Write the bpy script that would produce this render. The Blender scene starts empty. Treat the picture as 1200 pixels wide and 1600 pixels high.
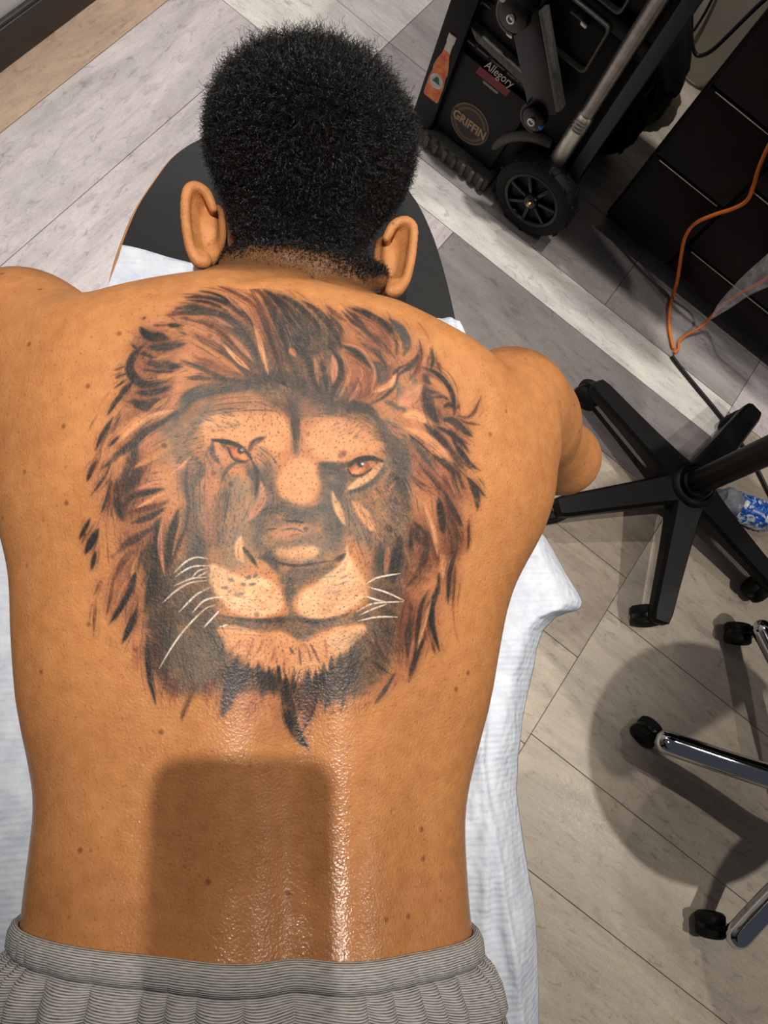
import bpy, bmesh, math, random
import numpy as np
from mathutils import Vector, Matrix
from mathutils.bvhtree import BVHTree

# ------------------------------------------------------------------ camera, light, exposure
SC = bpy.context.scene
COL = SC.collection
F, NX, NY, CZ = 1180.0, 335.0, 1100.0, 1.53      # focal length (px of a 1200x1600 frame), point straight below, height
_d = np.array([(NX-600)/F, -(NY-800)/F, -1.0]); _d /= np.linalg.norm(_d)
_Z = -_d; _Y = np.array([0, 1.0, 0]); _Y = _Y-_Y.dot(_Z)*_Z; _Y /= np.linalg.norm(_Y); _X = np.cross(_Y, _Z)
RC = np.array([_X, _Y, _Z])                      # camera -> world
CAMP = np.array([0, 0, CZ])
cam = bpy.data.cameras.new('camera'); camo = bpy.data.objects.new('camera', cam); COL.objects.link(camo)
cam.sensor_fit = 'VERTICAL'; cam.sensor_height = 32.0; cam.lens = F*32.0/1600.0
cam.clip_start = 0.02
M4 = Matrix(RC.tolist()).to_4x4(); M4.translation = CAMP
camo.matrix_world = M4
SC.camera = camo
SC.view_settings.view_transform = 'Standard'; SC.view_settings.look = 'None'
SC.view_settings.exposure = 0.0; SC.view_settings.gamma = 1.0
SC.view_settings.use_curve_mapping = False
wd = bpy.data.worlds.new('room_ambience'); SC.world = wd; wd.use_nodes = True
wd.node_tree.nodes['Background'].inputs[0].default_value = (0.80, 0.86, 1.0, 1)
wd.node_tree.nodes['Background'].inputs[1].default_value = 0.07

def lamp(x, y, z, power, rad=0.05, col=(1, 0.93, 0.84), aim=None, cone=None, blend=.6):
    l = bpy.data.lights.new('downlight', 'SPOT'); l.energy = power; l.shadow_soft_size = rad
    l.color = col; l.spot_size = math.radians(cone or 120); l.spot_blend = blend
    o = bpy.data.objects.new('downlight', l); COL.objects.link(o); o.location = (x, y, z)
    t = Vector(aim) if aim else Vector((x, y, 0))
    o.rotation_euler = (t-Vector((x, y, z))).to_track_quat('-Z', 'Y').to_euler()
    return o
lamp(-0.13, 0.17, 2.75, 182, .014, (1, .94, .86), (0.10, .32, .9), 38, 1.0)   # above the table: throws the phone's shadow on the lower back
lamp(-0.06, 1.00, 2.75, 70, .15, aim=(.06, -.18, .9), cone=26, blend=1.0)
lamp(1.26, 1.06, 2.75, 84, .03, aim=(1.25, .95, 0), cone=98, blend=.6)
lamp(0.18, 1.79, 2.75, 150, .04, (1, 0.97, 0.96), aim=(.10, 1.85, 0), cone=80, blend=.6)
lamp(-0.62, 0.80, 2.75, 70, .04, (1, 0.97, 0.96), aim=(-.85, 1.10, 0), cone=58, blend=.8)
lamp(2.10, -0.65, 2.75, 112, .03, aim=(1.22, -.38, 0), cone=66, blend=.8)
lamp(1.95, 0.45, 2.75, 30, .03, aim=(.9, .35, 0), cone=84, blend=.7)

def at(px, py, z):                                # point at height z seen at a pixel of the photograph
    w = RC @ np.array([(px-600)/F, -(py-800)/F, -1.0])
    return CAMP + (z-CZ)/w[2]*w
_a = math.radians(-39.5)                          # the room stands at this angle: U along the drawer front, V into the room
U2 = np.array([math.cos(_a), math.sin(_a)]); V2 = np.array([-U2[1], U2[0]])
def uv(px, py, z):
    w = at(px, py, z)[:2]; return float(w @ U2), float(w @ V2)
ROOM = Matrix.Rotation(_a, 4, 'Z')                # room coordinates (u, v, z) -> world

# ------------------------------------------------------------------ helpers
def srgb(r, g, b, k=1.0):
    f = lambda c: ((c/255)/12.92 if c/255 <= .04045 else ((c/255+.055)/1.055)**2.4)
    return (f(r)*k, f(g)*k, f(b)*k, 1)

class N:                                          # small node-tree writer
    def __init__(s, name):
        s.m = bpy.data.materials.new(name); s.m.use_nodes = True; s.t = s.m.node_tree
        s.b = s.t.nodes['Principled BSDF']
    def n(s, typ, **k):
        x = s.t.nodes.new(typ)
        for a, v in k.items(): setattr(x, a, v)
        return x
    def l(s, a, b): s.t.links.new(a, b)
    def val(s, sock, v): sock.default_value = v
    def noise(s, vec, scale, detail=4, rough=.55, dist=0):
        x = s.n('ShaderNodeTexNoise'); x.inputs['Scale'].default_value = scale; x.inputs['Detail'].default_value = detail
        x.inputs['Roughness'].default_value = rough; x.inputs['Distortion'].default_value = dist
        if vec is not None: s.l(vec, x.inputs['Vector'])
        return x.outputs['Fac']
    def ramp(s, fac, stops):
        x = s.n('ShaderNodeValToRGB'); e = x.color_ramp.elements
        e[0].position, e[0].color = stops[0][0], stops[0][1]
        e[1].position, e[1].color = stops[1][0], stops[1][1]
        for p, c in stops[2:]:
            q = e.new(p); q.color = c
        s.l(fac, x.inputs['Fac']); return x.outputs['Color']
    def mix(s, fac, a, b, mode='MIX'):
        x = s.n('ShaderNodeMix', data_type='RGBA', blend_type=mode)
        for sock, v in ((x.inputs[0], fac), (x.inputs[6], a), (x.inputs[7], b)):
            if isinstance(v, (int, float, tuple)): sock.default_value = v
            else: s.l(v, sock)
        return x.outputs[2]
    def mapping(s, vec, scale=(1, 1, 1), rot=(0, 0, 0)):
        x = s.n('ShaderNodeMapping'); x.inputs['Scale'].default_value = scale; x.inputs['Rotation'].default_value = rot
        s.l(vec, x.inputs['Vector']); return x.outputs['Vector']
    def bump(s, h, strength, dist, prev=None):
        x = s.n('ShaderNodeBump'); x.inputs['Strength'].default_value = strength; x.inputs['Distance'].default_value = dist
        s.l(h, x.inputs['Height'])
        if prev is not None: s.l(prev, x.inputs['Normal'])
        return x.outputs['Normal']
    def coord(s, which='Object'): return s.n('ShaderNodeTexCoord').outputs[which]

def simple(name, col, rough=.5, metal=0.0, spec=.5, noise=0.12, scale=60, bump=.0):
    k = N(name); v = k.coord()
    f = k.noise(v, scale, 3)
    c2 = tuple(c*(1-noise*2) for c in col[:3])+(1,); c1 = tuple(min(1, c*(1+noise)) for c in col[:3])+(1,)
    k.l(k.ramp(f, [(.3, c2), (.7, c1)]), k.b.inputs['Base Color'])
    k.b.inputs['Roughness'].default_value = rough; k.b.inputs['Metallic'].default_value = metal
    k.b.inputs['Specular IOR Level'].default_value = spec
    if bump: k.l(k.bump(f, bump, .002), k.b.inputs['Normal'])
    return k.m

def link(name, me, m=None, parent=None):
    o = bpy.data.objects.new(name, me); COL.objects.link(o)
    if m is not None:
        for x in (m if isinstance(m, (list, tuple)) else [m]): me.materials.append(x)
    if parent is not None: o.parent = parent
    return o
def obj(name, bm, m, parent=None, smooth=True, angle=40):
    me = bpy.data.meshes.new(name)
    bmesh.ops.recalc_face_normals(bm, faces=bm.faces)
    bm.to_mesh(me); bm.free()
    if smooth:
        me.shade_smooth()
        try: me.set_sharp_from_angle(angle=math.radians(angle))
        except Exception: pass
    return link(name, me, m, parent)
def thing(name, label, cat, loc=(0, 0, 0), group=None, rz=0):
    o = bpy.data.objects.new(name, None); COL.objects.link(o); o.location = loc; o.rotation_euler = (0, 0, rz)
    o.empty_display_size = .05
    return tag(o, label, cat, group)
def tag(o, label=None, cat=None, group=None, kind=None):
    if label: o['label'] = label
    if cat: o['category'] = cat
    if group: o['group'] = group
    if kind: o['kind'] = kind
    return o
def B(): return bmesh.new()
def box(bm, c, s, rot=None, bev=0.0, seg=2):
    m = Matrix.Translation(Vector(c)) @ (rot.to_4x4() if rot is not None else Matrix()) @ Matrix.Diagonal((*s, 1))
    r = bmesh.ops.create_cube(bm, size=1, matrix=m)
    if bev:
        es = list({e for v in r['verts'] for e in v.link_edges})
        bmesh.ops.bevel(bm, geom=es, offset=bev, segments=seg, affect='EDGES', profile=.5, clamp_overlap=True)
    return bm
def tube(bm, pts, r, seg=10, cap=True, flat=None):
    pts = [Vector(p) for p in pts]; n = len(pts)
    rs = r if isinstance(r, (list, tuple)) else [r]*n
    t0 = (pts[1]-pts[0]).normalized()
    a = t0.orthogonal().normalized(); rings = []
    for i, p in enumerate(pts):
        t = ((pts[min(i+1, n-1)]-p).normalized()+(p-pts[max(i-1, 0)]).normalized())
        t = t.normalized() if t.length > 1e-6 else t0
        a = (a-a.dot(t)*t).normalized(); b = t.cross(a)
        rings.append([bm.verts.new(p+(a*math.cos(2*math.pi*k/seg)+b*math.sin(2*math.pi*k/seg))*rs[i]) for k in range(seg)])
    for i in range(n-1):
        for k in range(seg):
            bm.faces.new((rings[i][k], rings[i][(k+1) % seg], rings[i+1][(k+1) % seg], rings[i+1][k]))
    if cap:
        bm.faces.new(rings[0][::-1]); bm.faces.new(rings[-1])
    return bm
def lathe(bm, prof, o=(0, 0, 0), axis=(0, 0, 1), seg=32, closed=False):
    o = Vector(o); ax = Vector(axis).normalized(); a = ax.orthogonal().normalized(); b = ax.cross(a); rings = []
    for r, h in prof:
        rings.append([bm.verts.new(o+ax*h+(a*math.cos(2*math.pi*k/seg)+b*math.sin(2*math.pi*k/seg))*max(r, 1e-5)) for k in range(seg)])
    m = len(rings)
    for i in range(m if closed else m-1):
        j = (i+1) % m
        for k in range(seg):
            bm.faces.new((rings[i][k], rings[i][(k+1) % seg], rings[j][(k+1) % seg], rings[j][k]))
    if not closed:
        bm.faces.new(rings[0][::-1]); bm.faces.new(rings[-1])
    return bm
def prism(bm, poly, z0, z1, mat=None, bev=0):
    mat = mat or Matrix()
    lo = [bm.verts.new(mat @ Vector((x, y, z0))) for x, y in poly]; hi = [bm.verts.new(mat @ Vector((x, y, z1))) for x, y in poly]
    n = len(poly)
    fs = [bm.faces.new(lo[::-1]), bm.faces.new(hi)]
    for i in range(n): fs.append(bm.faces.new((lo[i], lo[(i+1) % n], hi[(i+1) % n], hi[i])))
    if bev:
        es = [e for e in fs[1].edges]
        bmesh.ops.bevel(bm, geom=es, offset=bev, segments=3, affect='EDGES', profile=.5, clamp_overlap=True)
    return bm
def catmull(P, per=8):
    P = [np.array(p, float) for p in P]; out = []
    Q = [2*P[0]-P[1]]+P+[2*P[-1]-P[-2]]
    for i in range(1, len(Q)-2):
        for k in range(per):
            t = k/per
            out.append(.5*((2*Q[i])+(Q[i+1]-Q[i-1])*t+(2*Q[i-1]-5*Q[i]+4*Q[i+1]-Q[i+2])*t*t+(3*Q[i]-Q[i-1]-3*Q[i+1]+Q[i+2])*t**3))
    out.append(P[-1]); return out
def mesh_np(name, v, q, m=None, parent=None, smooth=True):
    me = bpy.data.meshes.new(name); n, f = len(v), len(q); k = q.shape[1]
    me.vertices.add(n); me.vertices.foreach_set('co', np.ascontiguousarray(v, np.float32).ravel())
    me.loops.add(f*k); me.loops.foreach_set('vertex_index', np.ascontiguousarray(q, np.int32).ravel())
    me.polygons.add(f); me.polygons.foreach_set('loop_start', np.arange(0, f*k, k, dtype=np.int32))
    me.update(calc_edges=True)
    if smooth: me.shade_smooth()
    return link(name, me, m, parent)
def blur1(a, s, axis=0):
    r = int(3*s)+1; k = np.exp(-.5*(np.arange(-r, r+1)/s)**2); k /= k.sum()
    pad = [(0, 0)]*a.ndim; pad[axis] = (r, r); p = np.pad(a, pad, mode='edge')
    out = np.zeros_like(a)
    for i, w in enumerate(k):
        sl = [slice(None)]*a.ndim; sl[axis] = slice(i, i+a.shape[axis]); out += w*p[tuple(sl)]
    return out
# ------------------------------------------------------------------ the man: one continuous implicit surface
TABLE_Z = 0.79
H = 0.006
G0 = np.array([-0.56, -1.36, 0.30]); GN = (200, 388, 134)
GX = (G0[0]+H*np.arange(GN[0])).astype(np.float32); GY = (G0[1]+H*np.arange(GN[1])).astype(np.float32); GZ = (G0[2]+H*np.arange(GN[2])).astype(np.float32)
FLD = np.full(GN, 0.12, np.float32)
def add_sdf(lo, hi, fn, k):                       # smooth union inside a box
    i0 = [max(0, int((lo[a]-G0[a]-.03-k)/H)) for a in range(3)]; i1 = [min(GN[a], int((hi[a]-G0[a]+.03+k)/H)+2) for a in range(3)]
    s = tuple(slice(i0[a], i1[a]) for a in range(3))
    X, Y, Z = np.meshgrid(GX[s[0]], GY[s[1]], GZ[s[2]], indexing='ij', sparse=True)
    d = fn(X, Y, Z).astype(np.float32); f = FLD[s]
    h = np.clip(.5+.5*(f-d)/k, 0, 1)
    FLD[s] = f*(1-h)+d*h-k*h*(1-h)
def capsule(a, b, ra, rb, k=.02):
    a = np.array(a, float); b = np.array(b, float); ab = b-a; L2 = ab@ab; r = max(ra, rb)
    def fn(X, Y, Z):
        t = np.clip(((X-a[0])*ab[0]+(Y-a[1])*ab[1]+(Z-a[2])*ab[2])/L2, 0, 1)
        return np.sqrt((X-a[0]-t*ab[0])**2+(Y-a[1]-t*ab[1])**2+(Z-a[2]-t*ab[2])**2)-(ra+(rb-ra)*t)
    add_sdf(np.minimum(a, b)-r, np.maximum(a, b)+r, fn, k)
def ellip(c, r, k=.02, rot=None):
    c = np.array(c, float); R = np.eye(3) if rot is None else np.array(rot)   # rows = local axes
    rm = max(r)
    def fn(X, Y, Z):
        dx, dy, dz = X-c[0], Y-c[1], Z-c[2]
        q = 0; g = 0
        for i in range(3):
            l = (dx*R[i, 0]+dy*R[i, 1]+dz*R[i, 2]); q = q+(l/r[i])**2; g = g+(l/r[i]**2)**2
        q = np.sqrt(q); g = np.sqrt(g)+1e-6
        return q*(q-1)/g
    add_sdf(c-rm, c+rm, fn, k)

# silhouette of the trunk, (pixel y, pixel x) on both sides, taken at the height of the flanks
_R = [(1640, 775), (1560, 752), (1450, 738), (1400, 735), (1300, 732), (1255, 733), (1200, 745), (1150, 757), (1100, 770), (1000, 783), (940, 793), (900, 808), (850, 838), (800, 858), (750, 865), (700, 862), (650, 852), (600, 838), (560, 815), (520, 800)]
_L = [(1640, -6), (1560, 8), (1450, 26), (1400, 30), (1330, 38), (1270, 47), (1230, 45), (1180, 35), (1100, 20), (1000, 15), (900, 15), (840, 2), (800, -12), (700, -28), (600, -30), (520, -20), (450, 0), (400, 20)]
ZS = 0.90
def _side(L):
    p = np.array([at(x, y, ZS)[:2] for y, x in L]); o = np.argsort(p[:, 1]); return p[o, 1], p[o, 0]
YD = np.linspace(-.75, .55, 521)
_ry, _rx = _side(_R); _ly, _lx = _side(_L)
_hy = np.array([-.75, -.60, -.45, -.33]);
XR = blur1(np.interp(YD, np.r_[_hy, _ry], np.r_[.17, .205, .222, .218, _rx]), 5)
XL = blur1(np.interp(YD, np.r_[_hy, _ly], np.r_[-.145, -.178, -.192, -.188, _lx]), 5)
TOP = blur1(np.interp(YD, [-.75, -.62, -.50, -.38, -.28, -.20, -.12, -.04, .06, .16, .26, .36, .55], [.90, .965, 1.025, 1.038, 1.020, .992, .973, .976, .996, 1.010, 1.012, 1.000, .985]), 12)
BOT = blur1(np.interp(YD, [-.75, -.5, -.3, .0, .3, .55], [.80, .795, .80, .80, .797, .80]), 8)
_T = [(-140, 520), (-80, 462), (-40, 432), (0, 424), (60, 410), (110, 418), (150, 430), (250, 427), (330, 425), (450, 440), (600, 463), (700, 497), (770, 526), (820, 534), (860, 566), (900, 640)]
_tp = np.array([at(x, y, .93)[:2] for x, y in _T])
def yend(X): return np.interp(X, _tp[:, 0], _tp[:, 1])
_sp = np.array([at(x, y, .985)[:2] for x, y in ((455, 1640), (466, 1480), (470, 1300), (468, 1100), (462, 800), (458, 500))])[:, ::1]
def spine_x(Y): return np.interp(Y, _sp[:, 1], _sp[:, 0])
def relief(X, Y):
    """muscle relief of the back, metres, as a function of the plan position"""
    g = lambda a, s: np.exp(-.5*(a/s)**2)
    s = X-spine_x(Y)
    low = 1/(1+np.exp((Y-.02)/.05)); up = 1-low
    ends = 1/(1+np.exp(-(Y+.27)/.03))
    r = -(.0105*low*ends+.0030*up*g(Y-.12, .16))*g(s, .0135)
    r = r+(.0085*low*ends+.002*up)*(g(s-.046, .025)+g(s+.046, .025))
    r = r-.004*low*ends*(g(s-.092, .024)+g(s+.092, .024))
    for sg in (-1, 1):
        cx = spine_x(.22)+sg*.125
        a = (X-cx)*1.0; b = (Y-.20+(-.055 if sg > 0 else 0.0))
        r = r+.010*np.exp(-.5*((a/.05)**2+(b/.075)**2))
        r = r+.004*np.exp(-.5*(((X-cx-sg*.04)/.02)**2+((b+.01)/.08)**2))
        r = r-.004*np.exp(-.5*(((X-cx+sg*.065)/.018)**2+((b)/.07)**2))
    return r
def trunk(X, Y, Z):
    y = Y[0, :, 0]
    xr = np.interp(y, YD, XR)[None, :, None]; xl = np.interp(y, YD, XL)[None, :, None]
    tp = np.interp(y, YD, TOP)[None, :, None]; bt = np.interp(y, YD, BOT)[None, :, None]
    cx = (xr+xl)/2; w = (xr-xl)/2; zc = .5*bt+.5*tp-.005
    up = tp-zc+relief(X, Y); dn = zc-bt
    n = 2.02
    c = .075
    e = np.clip((Y-(yend(X)-c))/c, 0, 3); e2 = np.clip((-.62-Y)/.12, 0, 3)
    dz = Z-zc
    a = np.abs((X-cx)/w); b = np.where(dz > 0, dz/up, -dz/dn)
    q = (a**n+b**n+e**2.2+e2**2)**(1/n)
    return (q-1)*.105
add_sdf((-.30, -.75, .77), (.40, .50, 1.04), trunk, .01)

# head
HY = math.radians(-7)
hax = np.array([[math.cos(HY), math.sin(HY), 0], [-math.sin(HY), math.cos(HY), 0], [0, 0, 1.0]])   # lateral, crown-ward, up (occiput)
HC = at(481, 258, .908)
def hp(x, y, z): return HC+hax[0]*x+hax[1]*y+hax[2]*z
ellip(HC, (.0835, .066, .090), .02, hax)
ellip(hp(0, -.005, .024), (.0815, .060, .068), .025, hax)
ellip(hp(0, -.045, -.030), (.064, .085, .062), .03, hax)          # face / jaw side
ellip(hp(0, -.115, -.060), (.030, .028, .026), .03, hax)          # chin
capsule(hp(0, -.030, -.100), hp(0, -.052, -.112), .009, .014, .012) # nose
ellip(hp(0, -.088, -.092), (.024, .010, .010), .012, hax)         # mouth
for s in (-1, 1): ellip(hp(s*.030, -.012, -.085), (.014, .010, .010), .01, hax)
# neck and its fold
capsule(at(452, 470, .870), hp(-.002, -.055, -.026), .060, .0610, .020)
ellip(at(456, 468, .918), (.080, .028, .036), .03, hax)
_f = [at(x, y, z) for x, y, z in ((362, 410, .918), (400, 404, .934), (450, 405, .943), (510, 413, .942), (556, 426, .932), (588, 440, .915))]
for a, b in zip(_f[:-1], _f[1:]): capsule(a, b, .0115, .0115, .004)
def surf(px, py):                                  # where the sight line through a pixel meets the body so far
    for z in np.arange(1.06, .82, -.0015):
        p = at(px, py, z); i = ((p-G0)/H).round().astype(int)
        if FLD[tuple(i)] < 0: return p
    return at(px, py, .9)
def carve(a, b, r, k):
    ab = b-a; L2 = ab@ab; m = r+k+.02; lo, hi = np.minimum(a, b)-m, np.maximum(a, b)+m
    i0 = np.maximum(0, ((lo-G0)/H).astype(int)); i1 = np.minimum(GN, ((hi-G0)/H).astype(int)+2); s = tuple(slice(i0[j], i1[j]) for j in range(3))
    X, Y, Z = np.meshgrid(GX[s[0]], GY[s[1]], GZ[s[2]], indexing='ij', sparse=True)
    t = np.clip(((X-a[0])*ab[0]+(Y-a[1])*ab[1]+(Z-a[2])*ab[2])/L2, 0, 1)
    d = r-np.sqrt((X-a[0]-t*ab[0])**2+(Y-a[1]-t*ab[1])**2+(Z-a[2]-t*ab[2])**2); f = FLD[s]
    h = np.clip(.5+.5*(d-f)/k, 0, 1); FLD[s] = (f*(1-h)+d*h+k*h*(1-h)).astype(np.float32)
_c = [surf(x, y)+np.array([0, 0, .003]) for x, y in ((378, 430), (415, 424), (455, 423), (495, 427), (530, 436), (562, 450))]
for a, b in zip(_c[:-1], _c[1:]): carve(a, b, .0075, .005)
# shoulders and arms, hanging beside the table
def arm(P, sg):
    sh, dl, el, wr = [np.array(p) for p in P]
    ellip(sh, (.056, .053, .055), .045)
    capsule(sh, el, .046, .040, .03)
    ellip(dl, (.045, .048, .050), .03)
    capsule(el, el+(wr-el)*.35, .041, .042, .02)
    capsule(el+(wr-el)*.3, wr, .041, .027, .02)
    d = (wr-el)/np.linalg.norm(wr-el); f = np.array([0, 1.0, 0]); f -= f@d*d; f /= np.linalg.norm(f); s = np.cross(d, f)
    pc = wr+d*.050
    ellip(pc, (.041, .018, .052), .02, np.array([f, s, d]))
    for j, (o, L) in enumerate(((-.030, .058), (-.010, .072), (.010, .078), (.030, .070))):
        k0 = wr+d*.085+f*o; k1 = k0+d*L*.5+s*sg*.006; k2 = k1+d*L*.5+s*sg*.018
        capsule(k0, k1, .0085, .008, .004); capsule(k1, k2, .008, .0065, .004)
    t0 = wr+d*.025+f*.034; t1 = t0+d*.03+f*.026; t2 = t1+d*.03+f*.004
    capsule(t0, t1, .011, .0095, .008); capsule(t1, t2, .0095, .0075, .004)
shR = at(796, 634, .875); elR = at(880, 716, .72)
arm((shR, at(832, 658, .83), elR, elR+np.array([-.055, .035, -.22])), 1)
shL = at(40, 524, .875); elL = at(-78, 620, .745)
arm((shL, at(-20, 560, .84), elL, elL+np.array([.03, .03, -.22])), -1)
# hips, legs and feet beyond the lower edge of the picture
for sg, cx in ((-1, -.075), (1, .115)):
    ellip((cx, -.42, .925), (.105, .13, .105), .05)
    capsule((cx, -.50, .885), (cx+sg*.02, -.88, .862), .088, .060, .04)
    capsule((cx+sg*.02, -.88, .860), (cx+sg*.03, -1.22, .842), .056, .036, .03)
    ellip((cx+sg*.022, -.99, .868), (.050, .09, .048), .03)
    capsule((cx+sg*.03, -1.23, .842), (cx+sg*.03, -1.31, .822), .034, .028, .02)

def surface_nets(f):
    nx, ny, nz = f.shape
    ins = f < 0
    c = np.zeros((nx-1, ny-1, nz-1), np.uint8)
    for dx in (0, 1):
        for dy in (0, 1):
            for dz in (0, 1): c += ins[dx:nx-1+dx, dy:ny-1+dy, dz:nz-1+dz]
    act = (c > 0) & (c < 8); idx = np.argwhere(act); I, J, K = idx.T
    vid = np.full(act.shape, -1, np.int32); vid[I, J, K] = np.arange(len(idx))
    P = np.zeros((len(idx), 3)); W = np.zeros(len(idx))
    cs = [(a, b, d) for a in (0, 1) for b in (0, 1) for d in (0, 1)]
    for u in range(8):
        for w in range(u+1, 8):
            df = [abs(cs[u][m]-cs[w][m]) for m in range(3)]
            if sum(df) != 1: continue
            fa = f[I+cs[u][0], J+cs[u][1], K+cs[u][2]]; fb = f[I+cs[w][0], J+cs[w][1], K+cs[w][2]]
            x = (fa < 0) != (fb < 0); t = np.where(x, fa/np.where(x, fa-fb, 1), 0)
            p = np.array(cs[u])[None]+t[:, None]*(np.array(cs[w])-np.array(cs[u]))[None]
            P += p*x[:, None]; W += x
    V = (P/W[:, None]+idx)*H+G0
    Q = []
    for ax in range(3):
        o1, o2 = [(1, 2), (2, 0), (0, 1)][ax]
        s0 = [slice(1, -1)]*3; s1 = [slice(1, -1)]*3; s0[ax] = slice(0, -1); s1[ax] = slice(1, None)
        a = ins[tuple(s0)]; b = ins[tuple(s1)]; e = np.argwhere(a != b)
        flip = a[tuple(e.T)]
        off = np.ones(3, int); off[ax] = 0; e = e+off
        q = []
        for d1, d2 in ((-1, -1), (0, -1), (0, 0), (-1, 0)):
            cc = e.copy(); cc[:, o1] += d1; cc[:, o2] += d2; q.append(vid[cc[:, 0], cc[:, 1], cc[:, 2]])
        q = np.stack(q, 1); q[~flip] = q[~flip][:, ::-1]; Q.append(q)
    return V, np.concatenate(Q)
BV, BQ = surface_nets(FLD)
def laplace(V, Q, it, lam=.5):
    e = np.concatenate([Q[:, [0, 1]], Q[:, [1, 2]], Q[:, [2, 3]], Q[:, [3, 0]]])
    deg = np.bincount(e.ravel(), minlength=len(V))[:, None]
    for i in range(it):
        for L in (lam, -lam*1.03):
            S = np.zeros_like(V)
            for c in range(3):
                S[:, c] = np.bincount(e[:, 0], V[e[:, 1], c], len(V))+np.bincount(e[:, 1], V[e[:, 0], c], len(V))
            V = V+L*(S/deg-V)
    return V
BV = laplace(BV, BQ, 6)
# ------------------------------------------------------------------ the tattoo design: washes, strokes and whiskers on a drawing sheet (its own x,y units)
TX0, TY0, TX1, TY1, TSTEP = 112, 436, 768, 1182, 1.0
INK = dict(K=(50, 45, 42), k=(64, 57, 50), G=(84, 79, 72), g=(108, 98, 87), h=(136, 118, 98), R=(104, 64, 47), r=(136, 84, 60), q=(160, 100, 72), P=(184, 122, 88),
           p=(200, 140, 104), L=(218, 158, 110), l=(228, 174, 126), M=(236, 190, 146), W=(240, 230, 216), B=(78, 72, 74), T=(196, 136, 82), O=(196, 108, 60))
# washes: outline; ink; strength; softness
WASH = """
215,520 250,490 300,465 360,455 430,458 470,472 520,484 580,492 620,514 660,550 690,580 722,640 738,700 744,770 736,830 726,890 708,940 690,985 668,1010 640,1050 606,1085 560,1102 500,1108 440,1108 400,1100 340,1088 250,1085 232,1040 205,990 165,950 146,900 150,830 140,760 158,700 180,640 205,590;P;.42;16
300,490 350,475 400,490 425,540 420,590 360,590 320,560 290,525;r;.30;14
520,500 570,505 610,540 620,590 580,625 535,625 545,580 530,540;r;.42;12
425,460 470,474 520,512 535,545 520,575 545,610 560,640 520,650 500,620 470,612 440,602 400,602 370,592 390,560 415,540 432,510 418,480;G;.62;12
448,490 484,500 520,526 532,540 512,550 488,556 466,556 454,524;K;.62;7
372,594 420,585 470,600 520,620 520,650 495,650 470,655 440,640 410,615;G;.55;9
440,606 490,608 508,636 470,652 440,636;q;.55;8
250,665 290,650 330,625 345,640 320,670 300,700 300,740 330,790 320,860 350,900 300,900 285,850 285,780 280,720 250,720;g;.62;14
335,760 360,745 395,765 405,800 395,860 380,890 345,885 335,830;h;.62;14
395,735 420,720 435,760 440,790 415,800 400,780;G;.55;9
500,722 530,730 545,745 530,775 540,820 520,850 500,800 500,760;G;.62;9
402,790 440,785 460,795 490,787 525,782 535,830 530,870 480,890 430,880 400,862;g;.66;10
540,745 600,720 625,690 640,720 640,800 650,850 630,900 600,900 585,860 550,840 535,800;g;.60;12
590,770 618,780 628,830 605,800;G;.55;8
585,655 610,680 630,720 634,770 612,760 600,700;G;.60;10
248,900 290,868 328,885 338,930 342,975 348,1005 372,1040 348,1072 300,1084 258,1078 244,1020 248,960;G;.70;13
262,1000 300,985 340,1000 350,1040 330,1065 280,1075 260,1050;h;.45;12
575,880 600,850 636,850 634,900 626,960 612,1015 596,1060 566,1084 520,1092 490,1080 505,1050 545,1018 572,985 560,960 575,930;G;.62;12
345,965 400,972 455,958 510,968 565,952 575,968 540,975 500,985 470,1000 440,985 400,984 350,980;G;.72;6
432,890 480,886 526,880 505,902 472,915 456,940 458,965 448,965 446,935 438,912;G;.72;6
364,1030 395,1042 425,1055 455,1062 485,1062 512,1045 535,1025 560,1030 550,1070 515,1090 495,1100 455,1110 435,1085 400,1078 364,1088 350,1100 352,1060;k;.66;8
366,1095 420,1085 445,1110 440,1150 400,1140 370,1125;p;.35;14
228,900 248,860 262,905 252,950 252,1010 246,1050 234,1040 226,980;k;.72;8
208,690 225,680 215,735 208,790 196,815 182,790 186,745;k;.55;8
210,520 240,520 285,535 265,560 280,575 265,600 225,606 204,590 203,560;R;.50;9
196,610 250,605 260,625 225,640 196,660 178,680;R;.40;9
655,570 690,590 706,620 706,650 690,660 665,640 655,605;R;.30;8
688,775 716,812 728,846 712,872 694,868 684,830;R;.62;7
640,815 666,835 684,880 668,910 640,915 632,870;R;.58;9
625,925 665,925 660,985 650,1045 615,1070 622,1000;q;.50;9
640,725 680,715 712,745 724,800 700,790 660,775 645,760;q;.48;10
150,905 200,880 222,930 200,975 160,965;q;.22;12
"""
# light skin left open or whitened
LIGHT = """
312,668 338,646 380,650 430,644 452,664 456,690 438,706 412,702 396,692 376,697 352,686 326,692;L;.92;7
476,682 500,660 535,654 572,670 594,697 572,706 540,714 520,726 496,716;L;.92;7
444,728 465,712 488,720 500,746 496,770 476,787 456,787 438,768 434,746;L;.92;7
326,880 345,886 382,904 410,903 434,918 441,940 434,957 408,965 372,958 346,938 326,906;M;.92;5
462,942 470,922 500,906 528,892 545,868 560,893 572,914 568,936 540,954 500,968 472,962;M;.92;5
336,986 358,976 400,986 440,987 470,1003 505,990 535,977 572,979 566,994 556,1003 548,1016 526,1024 514,1032 512,1046 498,1052 488,1062 478,1050 466,1066 456,1054 444,1062 432,1046 418,1050 406,1032 392,1042 386,1022 368,1028 362,1012 346,1014 352,1002;L;.92;3
525,980 570,979 560,1002 535,1018 515,1005;M;.7;5
418,826 470,818 490,830 450,846 425,842;p;.65;7
424,866 470,876 500,866 490,854 440,856;l;.75;6
318,760 340,745 345,800 335,850 318,840;P;.45;9
"""
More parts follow.
